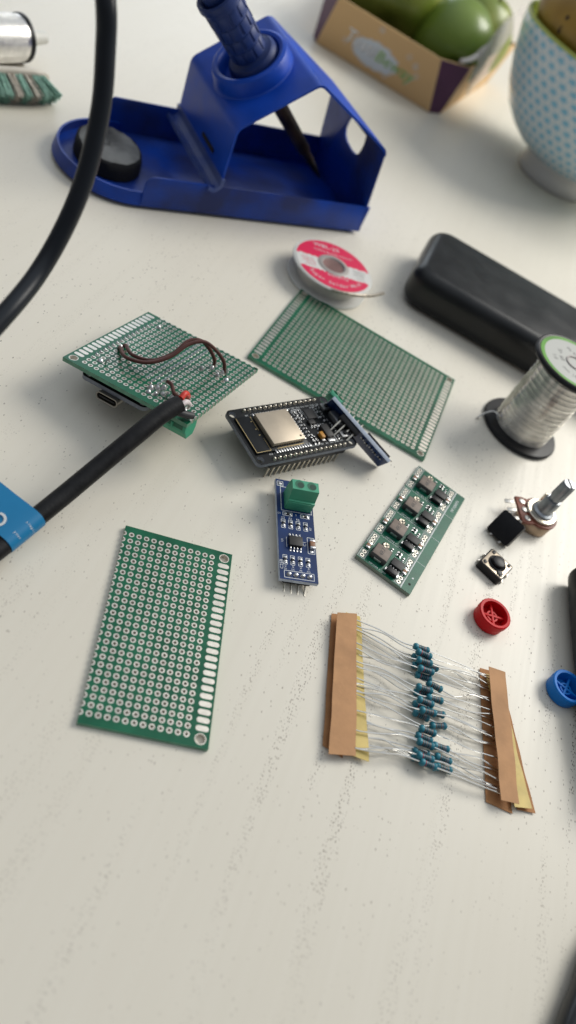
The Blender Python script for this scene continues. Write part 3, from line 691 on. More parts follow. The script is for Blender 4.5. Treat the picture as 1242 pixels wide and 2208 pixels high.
for k, (s, t) in enumerate(((4.8, 'simplified'), (9.6, 'your')))  :
    for a_, ch in enumerate(t[:8]):
        ang = R(78-a_*13); v, f = text_geo(ch, 1.25)
        T = Matrix.Translation((s, 3.56*math.cos(ang), 3.56*math.sin(ang))) @ Matrix.Rotation(ang-R(90), 4, 'X') @ Matrix.Rotation(R(90), 4, 'Z')
        b.add(v, f, 0, T)
b.v = [MT @ v for v in b.v]
b.build('tag_print', SILK, tg)

# ------------------------------------------------------------------ soldering iron stand
SA = R(47.897)
sd_ = thing('soldering_iron_stand', 'blue sheet-steel soldering iron holder with folded bracket and shallow tray', 'tool stand', (-148.224, 314.412, 0), (0, 0, SA))
YB = 66.0
b = MB()
def arc(cx, cy, r, a0, a1, n=24): return [(cx+r*math.cos(R(a0+(a1-a0)*i/n)), cy+r*math.sin(R(a0+(a1-a0)*i/n))) for i in range(n+1)]
foot = [(144.5, .4), (10, .4)]+arc(10, 33, 32.6, 270, 90)[1:-1]+[(10, 65.6), (144.5, 65.6)]
b.prism(foot, 2.0, 3.0)
rim = [(18, .6, 0), (10, .6, 0)]+[(x, y, 0) for x, y in arc(10, 33, 32.4, 270, 90)[1:-1]]+[(10, 65.4, 0), (18, 65.4, 0)]
def rimwall(pts, z0, z1, th):
    n = len(pts)
    P = [Vector(p) for p in pts]; vs = []
    for i, p in enumerate(P):
        t = (P[min(i+1, n-1)]-P[max(i-1, 0)]).normalized(); nn = Vector((t.y, -t.x, 0))
        vs += [(p.x+nn.x*0, p.y+nn.y*0, z0), (p.x+nn.x*1.6, p.y+nn.y*1.6, z1), (p.x+nn.x*(1.6-th), p.y+nn.y*(1.6-th), z1), (p.x-nn.x*th, p.y-nn.y*th, z0)]
    fs = []
    for i in range(n-1):
        a, c = 4*i, 4*(i+1); fs += [(a, a+1, c+1, c), (a+1, a+2, c+2, c+1), (a+2, a+3, c+3, c+2)]
    b.add(vs, fs)
rimwall(rim, 2.0, 8.2, 1.1)
XZ = Matrix.Rotation(R(90), 4, 'X')
def corner(x0, z0, x1, z1, r): return [(x0, z0), (x1, z0), (x1, z1)]+[(x0+r-r*math.sin(R(a)), z1-r+r*math.cos(R(a))) for a in range(0, 91, 15)]
b.plate([corner(11, 2.0, 144.6, 17.6, 5)], -.6, .6, .15, 0, Matrix.Translation((0, 0, 0)) @ XZ)
b.plate([corner(11, 2.0, 144.6, 20.2, 3)], -.6, .6, .15, 0, Matrix.Translation((0, YB, 0)) @ XZ)
# end plate with teardrop hole
e0, e1 = Vector((144.5, 0, 2.2)), Vector((136.6, 0, 49.6)); ev = (e1-e0); EL = ev.length; ev.normalize()
ME = Matrix(((0, ev.x, ev.z, e0.x), (1, 0, 0, 0), (0, ev.z, -ev.x, e0.z), (0, 0, 0, 1)))
hole = [(39.6, EL-2.6), (41.4, 41), (42.1, 37), (40.6, 34.2), (37.5, 32.3), (31, 31.2), (25.4, 31.7), (22.4, 33.6), (21, 36.6), (19.9, 41), (20.2, EL-2.6)]
b.plate([[(-.6, 0), (YB+.6, 0), (YB+.6, EL), (-.6, EL)], hole], -.6, .6, .12, 0, ME)
tray = b.build('tray', mat('worn_blue_steel', (0.004, 0.058, 0.42), .42, spec=.32, col2=(0.022, 0.036, 0.15), vscale=34, rvar=.12, bump=.08, bscale=700), sd_)
# folded bracket
def fillet(P, r):
    out = [P[0]]
    for i in range(1, len(P)-1):
        p = Vector(P[i]); a = (Vector(P[i-1])-p).normalized(); c = (Vector(P[i+1])-p).normalized()
        for k in range(6):
            t = k/5; out.append(tuple((1-t)**2*(p+a*r)+2*t*(1-t)*p+t*t*(p+c*r)))
    out.append(P[-1]); return out
PR = fillet([(44.2, 15.4), (49.6, 17.6), (48.8, 47.2), (83.6, 75.4), (136.9, 50.4), (137.2, 48.4)], 3.0)
def ribbon(PR, y0, y1, th):
    n = len(PR); vs = []
    for i in range(n):
        t = (Vector(PR[min(i+1, n-1)])-Vector(PR[max(i-1, 0)])).normalized(); nn = Vector((-t.y, t.x))*th/2
        for y in (y0, y1): vs += [(PR[i][0]+nn.x, y, PR[i][1]+nn.y), (PR[i][0]-nn.x, y, PR[i][1]-nn.y)]
    fs = []
    for i in range(n-1):
        a, c = 4*i, 4*i+4; fs += [(a, c, c+2, a+2), (a+1, a+3, c+3, c+1), (a, a+1, c+1, c), (a+2, c+2, c+3, a+3)]
    fs += [(0, 2, 3, 1), (4*n-4, 4*n-3, 4*n-1, 4*n-2)]
    return vs, fs
b = MB(); b.add(*ribbon(PR, -.6, YB+.6, 1.2)); br = b.build('bracket', BLUEPAINT, sd_, 30)
b = MB(); b.add(*ribbon(fillet([(42.6, 16.9), (46.2, 15.9), (49.2, 18.6), (49.1, 22.4)], 1.0), -2.2, YB+2.0, 1.9)); b.build('mounting_flange', SCUFF, br)
b = MB(); b.box((48.1, 23, 27), (.5, 16, 1.9), 0); b.build('slot', mat('dark_opening', (0, 0, 0)), br)
# ring boss on the sloping plate
rc = Vector((65.6, 33, 60.9)); rn = Vector((-(75.4-47.2), 0, 83.6-48.8)).normalized(); rx = Vector((rn.z, 0, -rn.x)); 
MR = Matrix((rx, Vector((0, 1, 0)), rn)).transposed().to_4x4(); MR.translation = rc
b = MB(); b.lathe([(20.8, .4), (20.0, 1.2), (19.6, 6.0), (18.9, 7.8), (17.4, 8.6), (15.8, 8.1), (15.0, 6.8), (14.6, 3.0), (13.6, 1.5), (0, 1.4)], 56, 0, MR)
b.build('ring_boss', BLUEPAINT, sd_, 40)
for x, y in ((6, 12), (6, 54), (138, 6), (138, 60)):
    b = MB(); b.lathe([(0, 0.05), (4.2, 0.05), (4.4, 1.4), (4.0, 2.0), (0, 2.0)], 20, 0, Matrix.Translation((x, y, 0))); b.build('rubber_foot', RUBBER, sd_)

# sponge
sp = thing('cleaning_sponge', 'round dark grey sponge with worn pale top, in the rounded end of the blue tray', 'sponge', (-148.224, 314.412, 0), (0, 0, SA))
b = MB(); M = Matrix.Translation((3.6, 35.0, 3.0)) @ Matrix.Diagonal((.96, 1.12, .80, 1))
pr = [(0, 0), (16.0, 0.05), (17.4, .8), (17.2, 6), (16.7, 9.6), (15.4, 10.6), (11, 10.7), (6, 10.5), (0, 10.4)]
b.lathe(pr, 48, 0, M, mis=[0, 0, 0, 0, 0, 1, 1, 1]); rr = random.Random(2)
b.v = [v+Vector((rr.uniform(-.25, .25), rr.uniform(-.25, .25), rr.uniform(-.15, .25) if v.z > 4 else 0)) for v in b.v]
b.build('sponge_pad', [SPONGE_S, SPONGE_T], sp, 50, weld=False)

# soldering iron (handle, barrel, tip, cord)
si = thing('soldering_iron', 'soldering iron with dark blue grip and long black cord, resting in the blue holder', 'soldering iron', (-148.224, 314.412, 0), (0, 0, SA))
q0, q1 = Vector((38.4, 33, 87.1)), Vector((125.7, 33, 14.7)); dr = (q1-q0).normalized(); LN = (q1-q0).length
oz = -dr; ox = Vector((oz.z, 0, -oz.x)); MI = Matrix((ox, Vector((0, 1, 0)), oz)).transposed().to_4x4(); MI.translation = q0+dr*33.5     # s=0 at the ring, +z towards the cord
b = MB(); b.lathe([(0, -2.5), (12.9, -2.5), (13.1, -.5), (12.6, 2.6), (11.4, 4.2), (9.3, 4.6), (8.5, 5.2), (8.8, 20), (9.5, 33), (10.2, 33.4), (10.5, 34.4), (10.3, 36.6), (9.4, 37.2), (8.0, 36.2), (7.0, 34.0), (6.8, 40), (7.2, 60), (6.8, 84), (5.0, 88), (3.6, 104), (0, 104)], 40, 0, MI)
hn = b.build('handle', DBLUE, si, 40)
b = MB()
for row in range(4):
    for k in range(11):
        a = 2*math.pi*(k+.5*(row % 2))/11; z = 8.5+row*6.6; rr_ = 8.62+.045*(z-5)*.75
        T = MI @ Matrix.Rotation(a, 4, 'Z') @ Matrix.Translation((rr_-.34, 0, z)); b.box((0, 0, 0), (.9, 3.9, 5.6), .3, 0, M=T)
b.build('grip_pads', DBLUE, hn, 40)
b = MB(); b.lathe([(0, -2), (5.6, -2.4), (5.4, -18), (3.9, -21), (3.7, -60), (3.2, -62), (2.5, -63), (2.4, -69), (0, -69)], 28, 0, MI); b.build('barrel', DARKMET, si, 40)
b = MB(); b.lathe([(0, -66), (2.0, -66), (1.9, -74), (.4, -84), (0, -84)], 20, 0, MI); b.build('tip', mat('oxidised_tip', (.05, .045, .045), .45, .8), si, 40)
TI = (Matrix.Translation((-148.224, 314.412, 0)) @ Matrix.Rotation(SA, 4, 'Z')).inverted()
hend = MI @ Vector((0, 0, 102)); hend2 = MI @ Vector((0, 0, 125))
cordw = [(-170, 250, 172), (-135, 216, 152), (-116, 201, 138), (-107.3, 194.7, 127.2), (-103.9, 192.7, 117.9), (-99.3, 187.9, 103), (-96.0, 178.6, 84.5), (-95.6, 165.5, 67), (-93.9, 145.3, 59.4), (-95, 118, 48), (-104, 80, 25), (-125, 40, 5), (-160, 0, 2.8), (-200, -20, 2.8)]
b = MB(); b.tube([hend, hend2]+[TI @ Vector((-204, 318, 178))]+[TI @ Vector(p) for p in cordw], 2.72, 18, smooth=10); b.build('cord', mat('glossy_black_cord', (.006, .009, .014), .33, spec=.4, var=.15, vscale=120), si)

# ------------------------------------------------------------------ wick spool
ws = thing('wick_spool', 'clear flat plastic spool of desoldering braid with a red and white label', 'spool', (-46.6, 356.6, 0), (0, 0, 0))
CLEAR = mat('clear_plastic', (.80, .80, .77), .28, var=.03, alpha=.62, spec=.5)
b = MB(); b.lathe([(9.0, 10.4), (20.8, 10.4), (22.0, 10.1), (22.3, 9.6), (21.9, 9.1), (17.4, 8.8), (17.2, 2.0), (21.6, 1.8), (22.1, 1.1), (21.8, .3), (9.0, .05), (8.6, 1), (8.6, 9.6), (9.0, 10.4)], 64); b.build('spool_body', CLEAR, ws, 40)
b = MB(); b.lathe([(9.2, 2.2), (16.6, 2.2), (16.6, 8.6), (9.2, 8.6)], 48); b.build('braid_winding', mat('copper_braid_winding', (.52, .42, .30), .5, .3, var=.2, vscale=300, bump=.5, bscale=900), ws)
RED = mat('red_label', (.70, .018, .085), .40); WHT = mat('white_label', (.66, .65, .62), .45)
ang_w = math.atan2(21.5, 36.5)+R(-3)
lab = bpy.data.objects.new('label', None)
b = MB(); n = 96; r0, r1 = 8.4, 20.6
for i in range(n):
    a0, a1 = 2*math.pi*i/n, 2*math.pi*(i+1)/n
    k = 8
    for j in range(k):
        ra, rb = r0+(r1-r0)*j/k, r0+(r1-r0)*(j+1)/k; mid = (ra+rb)/2; ym = mid*math.sin((a0+a1)/2)
        b.add([(ra*math.cos(a0), ra*math.sin(a0), 10.46), (rb*math.cos(a0), rb*math.sin(a0), 10.46), (rb*math.cos(a1), rb*math.sin(a1), 10.46), (ra*math.cos(a1), ra*math.sin(a1), 10.46)], [(0, 1, 2, 3)], 1 if -7.5 < ym < 3.2 else 0)
lb = b.build('label', [RED, WHT], ws, rot=(0, 0, ang_w))
b = MB(); zl = 10.52
b.text('WBL-25', 4.2, (-2.6, 15.2, zl), sx=1.05); b.text('Soldering wick remover', 2.0, (1.0, 10.6, zl), sx=1.15)
b.text('Desoldering', 2.4, (1.4, -9.6+.2, zl), sx=.95)
for k, ch in enumerate('Super Solder Wick'):
    a = R(-142+k*6.6); b.text(ch, 3.4, (16.6*math.cos(a), 16.6*math.sin(a), zl), a+R(90))
b.build('label_print', SILK, lb)
b = MB(); b.text('WIDTH', 2.0, (14.4, .2, zl)); b.text('2.5 MM', 2.0, (14.2, -2.2, zl)); b.text('1.5 M', 2.0, (14.4, -5.0, zl)); b.build('dark_print', mat('grey_ink', (.10, .10, .10), .6), lb)
b = MB(); b.text('Made for', 1.9, (-14.4, 0, zl)); b.text('soldering', 1.9, (-13.9, -2.3, zl)); b.text('rework', 1.9, (-13.2, -4.7, zl)); b.build('red_print', RED, lb)
b = MB(); b.lathe([(8.8, 10.5), (8.2, 10.9), (6.4, 10.9), (5.7, 10.0)], 40, 0); b.lathe([(8.6, .2), (8.5, 9.8)], 40, 0); b.build('hub', mat('grey_hub', (.36, .33, .31), .45), ws)
b = MB(); b.lathe([(5.8, 10.2), (4.0, 9.9), (0, 9.8)], 40, 0); b.build('hub_core', mat('brown_hub_core', (.20, .105, .095), .6, var=.2, vscale=150), ws)
b = MB(); b.tube([(4, -20.6, 9.0), (11, -19.2, 10.4), (18, -15.0, 10.9), (22.5, -10.6, 11.2), (26.0, -7.2, 12.0), (29.6, -2.6, 13.6)], .85, 8); b.build('braid_end', mat('tinned_braid', (.45, .40, .33), .4, .9, var=.3, vscale=800), ws)

# ------------------------------------------------------------------ power bank
pk = thing('power_bank', 'long rounded black power bank lying behind the solder reel', 'power bank', (59, 414, 0), (0, 0, R(3.2)))
b = MB(); bm_ = bmesh.new(); bmesh.ops.create_cube(bm_, size=1)
for v in bm_.verts: v.co = Vector((v.co.x*143, v.co.y*65, v.co.z*22))
ve = [e for e in bm_.edges if abs(e.verts[0].co.z-e.verts[1].co.z) > 1]; bmesh.ops.bevel(bm_, geom=ve, offset=12, segments=8, affect='EDGES', profile=.5)
he = [e for e in bm_.edges if abs(e.verts[0].co.z-e.verts[1].co.z) < .1 and len([f for f in e.link_faces if abs(f.normal.z) > .9]) == 1]
bmesh.ops.bevel(bm_, geom=he, offset=7.2, segments=8, affect='EDGES', profile=.5)
b.bm(bm_, 0, Matrix.Translation((0, 0, 11.1)))
b.build('casing', mat('black_lacquer', (.009, .010, .011), .34, var=.25, vscale=60, rvar=.06, spec=.36), pk, 60)

# ------------------------------------------------------------------ solder reel
rl = thing('solder_reel', 'upright black reel of silvery solder wire with a green and white top label', 'solder reel', (76.6, 333, 0))
HT = 45.0
b = MB(); b.lathe([(0, .05), (19.2, .05), (20.2, .6), (20.4, 1.4), (19.8, 2.3), (14.4, 2.6), (0, 2.6)], 64); b.build('flange', BLKPLA, rl, 40)
b = MB(); b.lathe([(0, HT-2.6), (14.4, HT-2.6), (19.8, HT-2.4), (20.4, HT-1.4), (20.2, HT-.6), (19.4, HT), (18.6, HT-.2), (0, HT-.3)], 64); b.build('flange', BLKPLA, rl, 40)
pr = []; zz = 2.5; k = 0
while zz < HT-2.7:
    ro = 14.6+.10*math.sin(zz*.9)+.12*math.sin(zz*2.3+1)
    pr += [(ro-.14, zz), (ro, zz+.28), (ro, zz+.62), (ro-.14, zz+.9)]; zz += .9
WIREM = mat('solder_wire', (.76, .74, .69), .20, 1, var=.14, vscale=160, rvar=.08)
b = MB(); b.lathe(pr, 72); b.build('wire_winding', WIREM, rl, 20)
b = MB()
for dx in (0, 1.0, 2.1): b.tube([(-14.2+dx, -5.2+dx*.3, 5+dx), (-14.9+dx*.7, -3.6-dx, 14), (-14.9+dx*.6, -3.0-dx, 26), (-14.4+dx, -4.0-dx, 40.5)], .46, 8)
b.tube([(-13, -7.8, 5.4), (-16.2, -6.2, 5.2), (-19, -7.4, 3.6), (-21.4, -10.2, 1.0), (-22.0, -12, .5)], .46, 8); b.build('loose_wire', WIREM, rl)
b = MB(); b.lathe([(18.4, HT+.02), (16.4, HT+.02), (0, HT+.02)], 64, 0, None, mis=[0, 1]); lb = b.build('label', [mat('green_label', (.12, .33, .045), .32, var=.15, vscale=90), mat('glossy_white_label', (.58, .58, .54), .22, bump=.15, bscale=120)], rl)
b = MB()
for t, s_, x, y, a in (('Sn', 3.4, -8.6, 2.8, -60), ('60', 3.4, -7.0, -2.4, -60), ('1.0', 3.2, -10.4, -4.4, -60), ('mm', 2.8, -3.6, -9.6, -30), ('100 g', 2.8, 2.6, -10.8, 5), ('Pb 40', 2.8, -3.0, 8.4, -20)): b.text(t, s_, (x, y, HT+.06), R(a))
b.build('label_print', mat('grey_ink', (0, 0, 0)), lb)
b = MB(); b.lathe([(5.2, HT+.05), (5.0, HT+.5), (4.2, HT+.5), (3.9, HT-.1), (0, HT-.2)], 32); b.build('hub', mat('grey_hub', (0, 0, 0)), rl)

# ------------------------------------------------------------------ tact switches
def switch(name, label, loc, rot, z0):
    t = thing(name, label, 'push button', loc, rot, 'tactile push buttons')
    b = MB(); b.plate([rrect(-5.75, -5.75, 5.75, 5.75, 1.2)], z0, z0+3.9, .2); b.build('body', BLKPLA, t)
    b = MB(); b.plate([rrect(-5.2, -5.2, 5.2, 5.2, .9)], z0+3.85, z0+4.05, .05); b.box((-5.72, -2.5, z0+2.6), (.1, 2, 1.8), 0); b.box((-5.72, 2.5, z0+2.6), (.1, 2, 1.8), 0); b.build('cover_plate', mat('tan_cover_plate', (.62, .52, .40), .35, .6), t)
    b = MB(); b.lathe([(3.9, z0+4.0), (3.9, z0+4.5), (3.5, z0+4.7), (2.9, z0+4.4), (2.8, z0+5.9), (2.4, z0+6.1), (0, z0+6.1)], 32); b.box((2.6, -2.6, z0+4.25), (3.6, 2.4, .5), .1, 0, R(-45))
    b.build('plunger', BLKPLA, t)
    b = MB()
    for sx in (-1, 1):
        for sy in (-1, 1): b.lathe([(.85, z0+4.0), (.85, z0+4.3), (.6, z0+4.4), (0, z0+4.4)], 16, 0, Matrix.Translation((sx*4.0, sy*4.0, 0)))
    b.build('rivets', BLKPLA, t)
    for sx in (-1, 1):
        for sy in (-1, 1):
            b = MB(); b.box((sx*5.95, sy*2.5, z0+.9), (.5, 1.0, 1.6), .1); b.box((sx*6.4, sy*2.5, z0-.4), (.3, .9, 2.4), .1, M=Matrix.Translation((0, 0, .4))); b.build('pin', mat('bright_tin', (.75, .73, .70), .3, 1), t)
    return t
switch('push_button_switch', 'square black push button lying face up showing its tan metal plate and round plunger', (82.9, 232.0, 0.1), (0, 0, R(-18)), 0.0)
sw = switch('push_button_switch', 'square black push button tipped over showing its plain black underside, beside the potentiometer', (81.3, 252.0, 6.4), (0, 0, 0), 0)
# its underside (local -z) faces the camera
q = (Matrix.Rotation(R(71.2), 4, 'Z') @ Matrix.Rotation(R(-54), 4, 'Y') @ Matrix.Rotation(R(-12), 4, 'X') @ Matrix.Rotation(R(180), 4, 'X'))
sw.rotation_euler = q.to_euler()

# ------------------------------------------------------------------ potentiometer
pt = thing('potentiometer', 'rotary potentiometer with brown base plate and grey slotted shaft pointing up', 'potentiometer', (94.6, 272.6, 0), (0, 0, R(28)))
b = MB(); b.lathe([(0, .05), (7.4, .05), (8.0, .6), (8.1, 5.4), (7.8, 6.0), (0, 6.0)], 48); b.build('cup', mat('brushed_bronze_cup', (.40, .30, .22), .35, .85, var=.15, vscale=200), pt)
BAKE = mat('brown_phenolic', (.20, .045, .02), .5, var=.2, vscale=200)
b = MB(); b.plate([[(8.4*math.cos(R(a)), 8.4*math.sin(R(a))) for a in range(-128, 129, 8)]+[(-7.5, 7.4), (-11.2, 7.2), (-11.6, -7.2), (-7.5, -7.4)]], 6.0, 7.3, .15); b.build('base_plate', BAKE, pt)
b = MB(); b.lathe([(0, 7.35), (7.3, 7.35), (7.4, 8.4), (7.0, 8.7), (0, 8.7)], 40); b.box((3, 8.2, 9.6), (1.4, .8, 4.6), .2); b.build('metal_cover', mat('zinc_plate', (.62, .56, .46), .35, .85, var=.12, vscale=200), pt)
for k in (-1, 0, 1):
    b = MB(); b.lathe([(1.55, 7.32), (1.5, 7.6), (1.1, 7.8), (0, 7.8)], 20, 0, Matrix.Translation((-8.4, k*4.7, 0))); b.box((-11.6, k*4.7, 5.9), (4.0, 1.9, .5), .1, M=Matrix.Translation((-1.6, 0, 2.4)) @ Matrix.Rotation(R(-12), 4, 'Y')); b.build('terminal', mat('silver_lug', (.62, .60, .56), .38, .9), pt)
b = MB(); b.lathe([(5.2, 8.7), (5.0, 9.6), (3.7, 10.2), (3.6, 16.5), (3.2, 17.2), (0, 17.2)], 36); bu = b.build('bushing', mat('die_cast_zinc', (.34, .36, .38), .38, .8, var=.12, vscale=300), pt)
b = MB(); b.lathe([(2.5, 17.2), (2.5, 18.4), (2.95, 18.8), (2.95, 27.2), (2.6, 27.8), (0, 27.8)], 36); 
for k in range(18):
    a = 2*math.pi*k/18; b.box((0, 0, 0), (.25, .35, 7.6), .05, M=Matrix.Rotation(a, 4, 'Z') @ Matrix.Translation((2.95, 0, 23.0)))
b.box((0, 0, 27.85), (.8, 5.4, .1), 0, 1); b.build('shaft', [mat('die_cast_zinc', (0, 0, 0)), CHIP], pt)

# ------------------------------------------------------------------ button caps
def cap(label, loc, rz, tilt, m):
    t = thing('button_cap', label, 'button cap', loc, (R(tilt), 0, rz), 'loose button caps')
    b = MB(); b.lathe([(0, .05), (5.9, .05), (6.4, .6), (6.6, 3.4), (6.75, 3.5), (6.75, 5.4), (6.4, 5.8), (5.4, 5.7), (5.2, 5.2), (5.0, 1.4), (0, 1.3)], 48); b.build('shell', m, t, 40)
    b = MB(); b.box((0, 0, 2.5), (10.2, .9, 2.6), .1); b.box((0, 0, 2.5), (.9, 10.2, 2.58), .1); b.lathe([(2.4, 1.3), (2.4, 3.5), (1.7, 3.5), (1.7, 1.6), (0, 1.6)], 28); b.build('ribs', m, t, 40)
cap('small round red plastic button cap, open side up, below the push buttons', (86.9, 205.4, 0), R(20), 0, mat('red_plastic', (.56, .004, .008), .46, spec=.22, var=.12, bump=.05, bscale=900))
cap('small round blue plastic button cap cut by the right edge', (121.4, 193.2, 0), R(-10), 0, mat('blue_plastic', (.003, .17, .58), .46, spec=.22, var=.12, bump=.05, bscale=900))

# ------------------------------------------------------------------ resistor strip
rsx = thing('resistor_strip', 'bundle of teal resistors whose leads are held between two kraft paper tapes', 'resistors')
TEAL = mat('teal_resistor', (.018, .175, .235), .38, var=.1, vscale=400)
BANDS = [mat('band_brown', (.09, .035, .022), .45), mat('band_black', (.010, .013, .018), .45), mat('band_red', (.20, .015, .03), .45), mat('band_grey', (.09, .075, .11), .45)]
def tape(poly, z0, z1, m, nm, wav=.5, seed=0, th=.16, nu=24):
    """poly: 4 corners TL, TR, BR, BL in plan; slightly wavy paper ribbon"""
    rr = random.Random(seed); TLc, TRc, BRc, BLc = [Vector(p) for p in poly]; vs = []; ph = rr.uniform(0, 6)
    nv_ = 6
    for i in range(nu+1):
        t = i/nu
        for j in range(nv_+1):
            s = j/nv_; p = (TLc*(1-s)+TRc*s)*(1-t)+(BLc*(1-s)+BRc*s)*t
            zz = z0+(z1-z0)*t+wav*math.sin(t*9+ph+s*.8)*.5+wav*.35*math.sin(t*23+ph*2)
            vs.append((p.x+.12*wav*math.sin(t*17+ph), p.y, max(zz, .1)))
    m_ = len(vs); W1 = nv_+1
    vs += [(x, y, z+th) for x, y, z in vs]
    fs = []
    for i in range(nu):
        for j in range(nv_):
            a = i*W1+j; fs += [(a, a+W1, a+W1+1, a+1), (m_+a, m_+a+1, m_+a+W1+1, m_+a+W1)]
        a = i*W1; fs += [(a, m_+a, m_+a+W1, a+W1)]; a = i*W1+nv_; fs += [(a, a+W1, m_+a+W1, m_+a)]
    for j in range(nv_):
        a = j; fs += [(a, a+1, m_+a+1, m_+a)]; a = nu*W1+j; fs += [(a, m_+a, m_+a+1, a+1)]
    b = MB(); b.add(vs, fs); return b.build(nm, m, rsx, 50)
# left bundle, back to front (plan coordinates)
tape([(31.4, 167.4), (36.6, 170.4), (53.6, 121.2), (46.4, 121.2)], .3, .8, KRAFTD, 'paper_tape', .3, 1)
tape([(35.8, 170.8), (40.9, 172.3), (61.4, 124.2), (54.9, 122.7)], 1.4, 1.6, YELTAPE, 'yellow_tape', .5, 2)
tape([(32.6, 166.6), (39.0, 170.8), (56.6, 122.9), (48.6, 118.6)], 3.4, 2.8, KRAFT, 'paper_tape', .35, 3)
# right bundle
tape([(88.6, 182.2), (95.4, 184.6), (111.6, 136.4), (102.0, 135.0)], .3, .4, KRAFTD, 'paper_tape', .3, 4)
tape([(93.0, 182.0), (97.6, 182.4), (119.2, 141.0), (112.8, 138.6)], .5, .6, KRAFTD, 'paper_tape', .3, 5)
tape([(91.0, 180.6), (96.0, 183.0), (117.0, 140.9), (111.0, 138.0)], 1.5, 1.6, YELTAPE, 'yellow_tape', .5, 6)
tape([(90.0, 181.6), (96.6, 183.6), (111.2, 138.4), (105.0, 136.2)], 4.2, 4.0, KRAFT, 'paper_tape', .35, 7)
RES = [(64.6, 172.4, 4, 16), (65.8, 170.0, 5, 13), (65.9, 169.8, 2, 14), (67.0, 167.6, 4.5, 19), (68.1, 163.9, 5.5, 18), (66.8, 166.7, 2, 18), (70.3, 168.6, 2.5, 23), (68.8, 162.9, 3, 16), (73.7, 162.4, 2.5, 5),
       (70.3, 158.3, 3.5, 17), (70.6, 157.7, 1.6, 24), (74.9, 157.1, 3.2, 18), (71.5, 152.7, 5, 13), (71.5, 152.6, 1.8, 16), (73.3, 149.8, 5, 20), (72.6, 149.4, 1.8, 10), (77.4, 153.5, 1.8, 19), (75.6, 144.3, 3.5, 13),
       (79.1, 149.3, 2, 31), (75.6, 142.2, 2.2, 12), (76.0, 139.2, 4, 13), (81.9, 142.4, 2.2, 16), (77.2, 134.8, 4, 16), (76.2, 137.2, 1.6, 22), (83.7, 139.1, 2.2, 11), (78.9, 133.4, 3.6, 13), (84.8, 136.3, 1.8, 17), (76.6, 134.6, 1.6, 11)]
def resistor_mesh(bands):
    L = 6.1; pr = [(0, -L/2), (.6, -L/2), (1.12, -L/2+.25), (1.30, -L/2+.75), (1.28, -L/2+1.35), (1.07, -L/2+1.7)]
    ms = [0]*5; z = -L/2+1.7
    for k, bc in enumerate(bands):
        pr += [(1.07, z+.44)]; ms.append(bc+1); z += .44
        pr += [(1.07, z+.2)]; ms.append(0); z += .2
    pr += [(1.26, L/2-.95), (1.30, L/2-.6), (1.12, L/2-.2), (.5, L/2), (0, L/2+.4)]; ms += [0]*5
    ms = ms[:len(pr)-1]
    b = MB(); b.lathe(pr, 18, 0, None, mis=ms); return b
rr = random.Random(11)
Lt, Lb = Vector((39.6, 170.6)), Vector((58.2, 124.4)); Rt, Rb = Vector((91.0, 181.0)), Vector((105.4, 137.6))
protos = []
for bs in ((0, 1, 1, 0, 3), (2, 1, 1, 1, 3), (0, 1, 0, 1, 0)):
    protos.append(bs)
meshes = {}
LEADM = mat('lead_wire', (.70, .69, .66), .28, 1)
for i, (x, y, z, a) in enumerate(RES):
    bs = protos[i % 3]
    if bs not in meshes:
        o = resistor_mesh(bs).build('resistor', [TEAL]+BANDS, rsx, 50); meshes[bs] = o
    else:
        o = meshes[bs].copy(); COL.objects.link(o); o.parent = rsx
    yaw = R(a)-R(1); pit = R(rr.uniform(-4, 3))
    MM = Matrix.Translation((x*S, y*S, z*S)) @ Matrix.Rotation(yaw, 4, 'Z') @ Matrix.Rotation(R(90)+pit, 4, 'Y') 
    o.location = MM.to_translation(); o.rotation_euler = MM.to_euler()
    f = (172.5-y)/(172.5-133.0); f = max(.02, min(.98, f))
    layer = 0 if z < 2.6 else 1
    lp = Lt.lerp(Lb, min(.97, max(.03, f+rr.uniform(-.03, .03)))); rp = Rt.lerp(Rb, min(.97, max(.03, f+rr.uniform(-.03, .05))))
    zl = (1.2 if layer == 0 else 2.7); d = Vector((math.cos(yaw), math.sin(yaw), 0)); c = Vector((x, y, z))
    MIv = (Matrix.Translation((x, y, z)) @ Matrix.Rotation(yaw, 4, 'Z') @ Matrix.Rotation(R(90)+pit, 4, 'Y')).inverted()
    for sgn, e in ((-1, Vector((lp.x-2.2, lp.y-.6, zl))), (1, Vector((rp.x+2.2, rp.y+.6, zl)))):
        st_ = c+d*sgn*2.6; k1 = c+d*sgn*(6+3*rr.random()); mid = st_.lerp(e, .55)+Vector((0, rr.uniform(-1.2, 1.2), rr.uniform(-.3, .9)))
        mid.z = max(mid.z, .5); k1.z = max(k1.z+rr.uniform(-.4, .4), .5)
        b = MB(); b.tube([MIv @ p for p in (st_, k1, mid, st_.lerp(e, .86)+Vector((0, rr.uniform(-.3, .3), .1)), e)], .27, 6, smooth=5); b.build('lead', LEADM, o)

# ------------------------------------------------------------------ desoldering pump, toothbrush
tb = thing('desoldering_pump', 'silver knurled metal tube with black ring and pale nozzle at the upper left edge', 'desoldering pump')
d = Vector((.30, .95, 0)).normalized(); o0 = Vector((-257.8, 384.6, 11.8))
MTB = Matrix((d.cross(Vector((0, 0, 1))), Vector((0, 0, 1)), d)).transposed().to_4x4(); 
MTB = d.to_track_quat('Z', 'Y').to_matrix().to_4x4(); MTB.translation = o0
b = MB(); b.lathe([(10.6, -160), (11.3, -159), (11.3, -1.2), (11.3, 0)], 48, 0, MTB); bt = b.build('barrel', KNURL, tb)
b = MB()
for k in range(56):
    for s in (-1, 1):
        pts = []
        for j in range(5): 
            a = 2*math.pi*k/56+s*j*.11; pts.append(MTB @ Vector((11.32*math.cos(a), 11.32*math.sin(a), -22+j*5)))
        b.tube(pts, .17, 4, smooth=1, cap=False)
b.build('knurling', KNURL, bt)
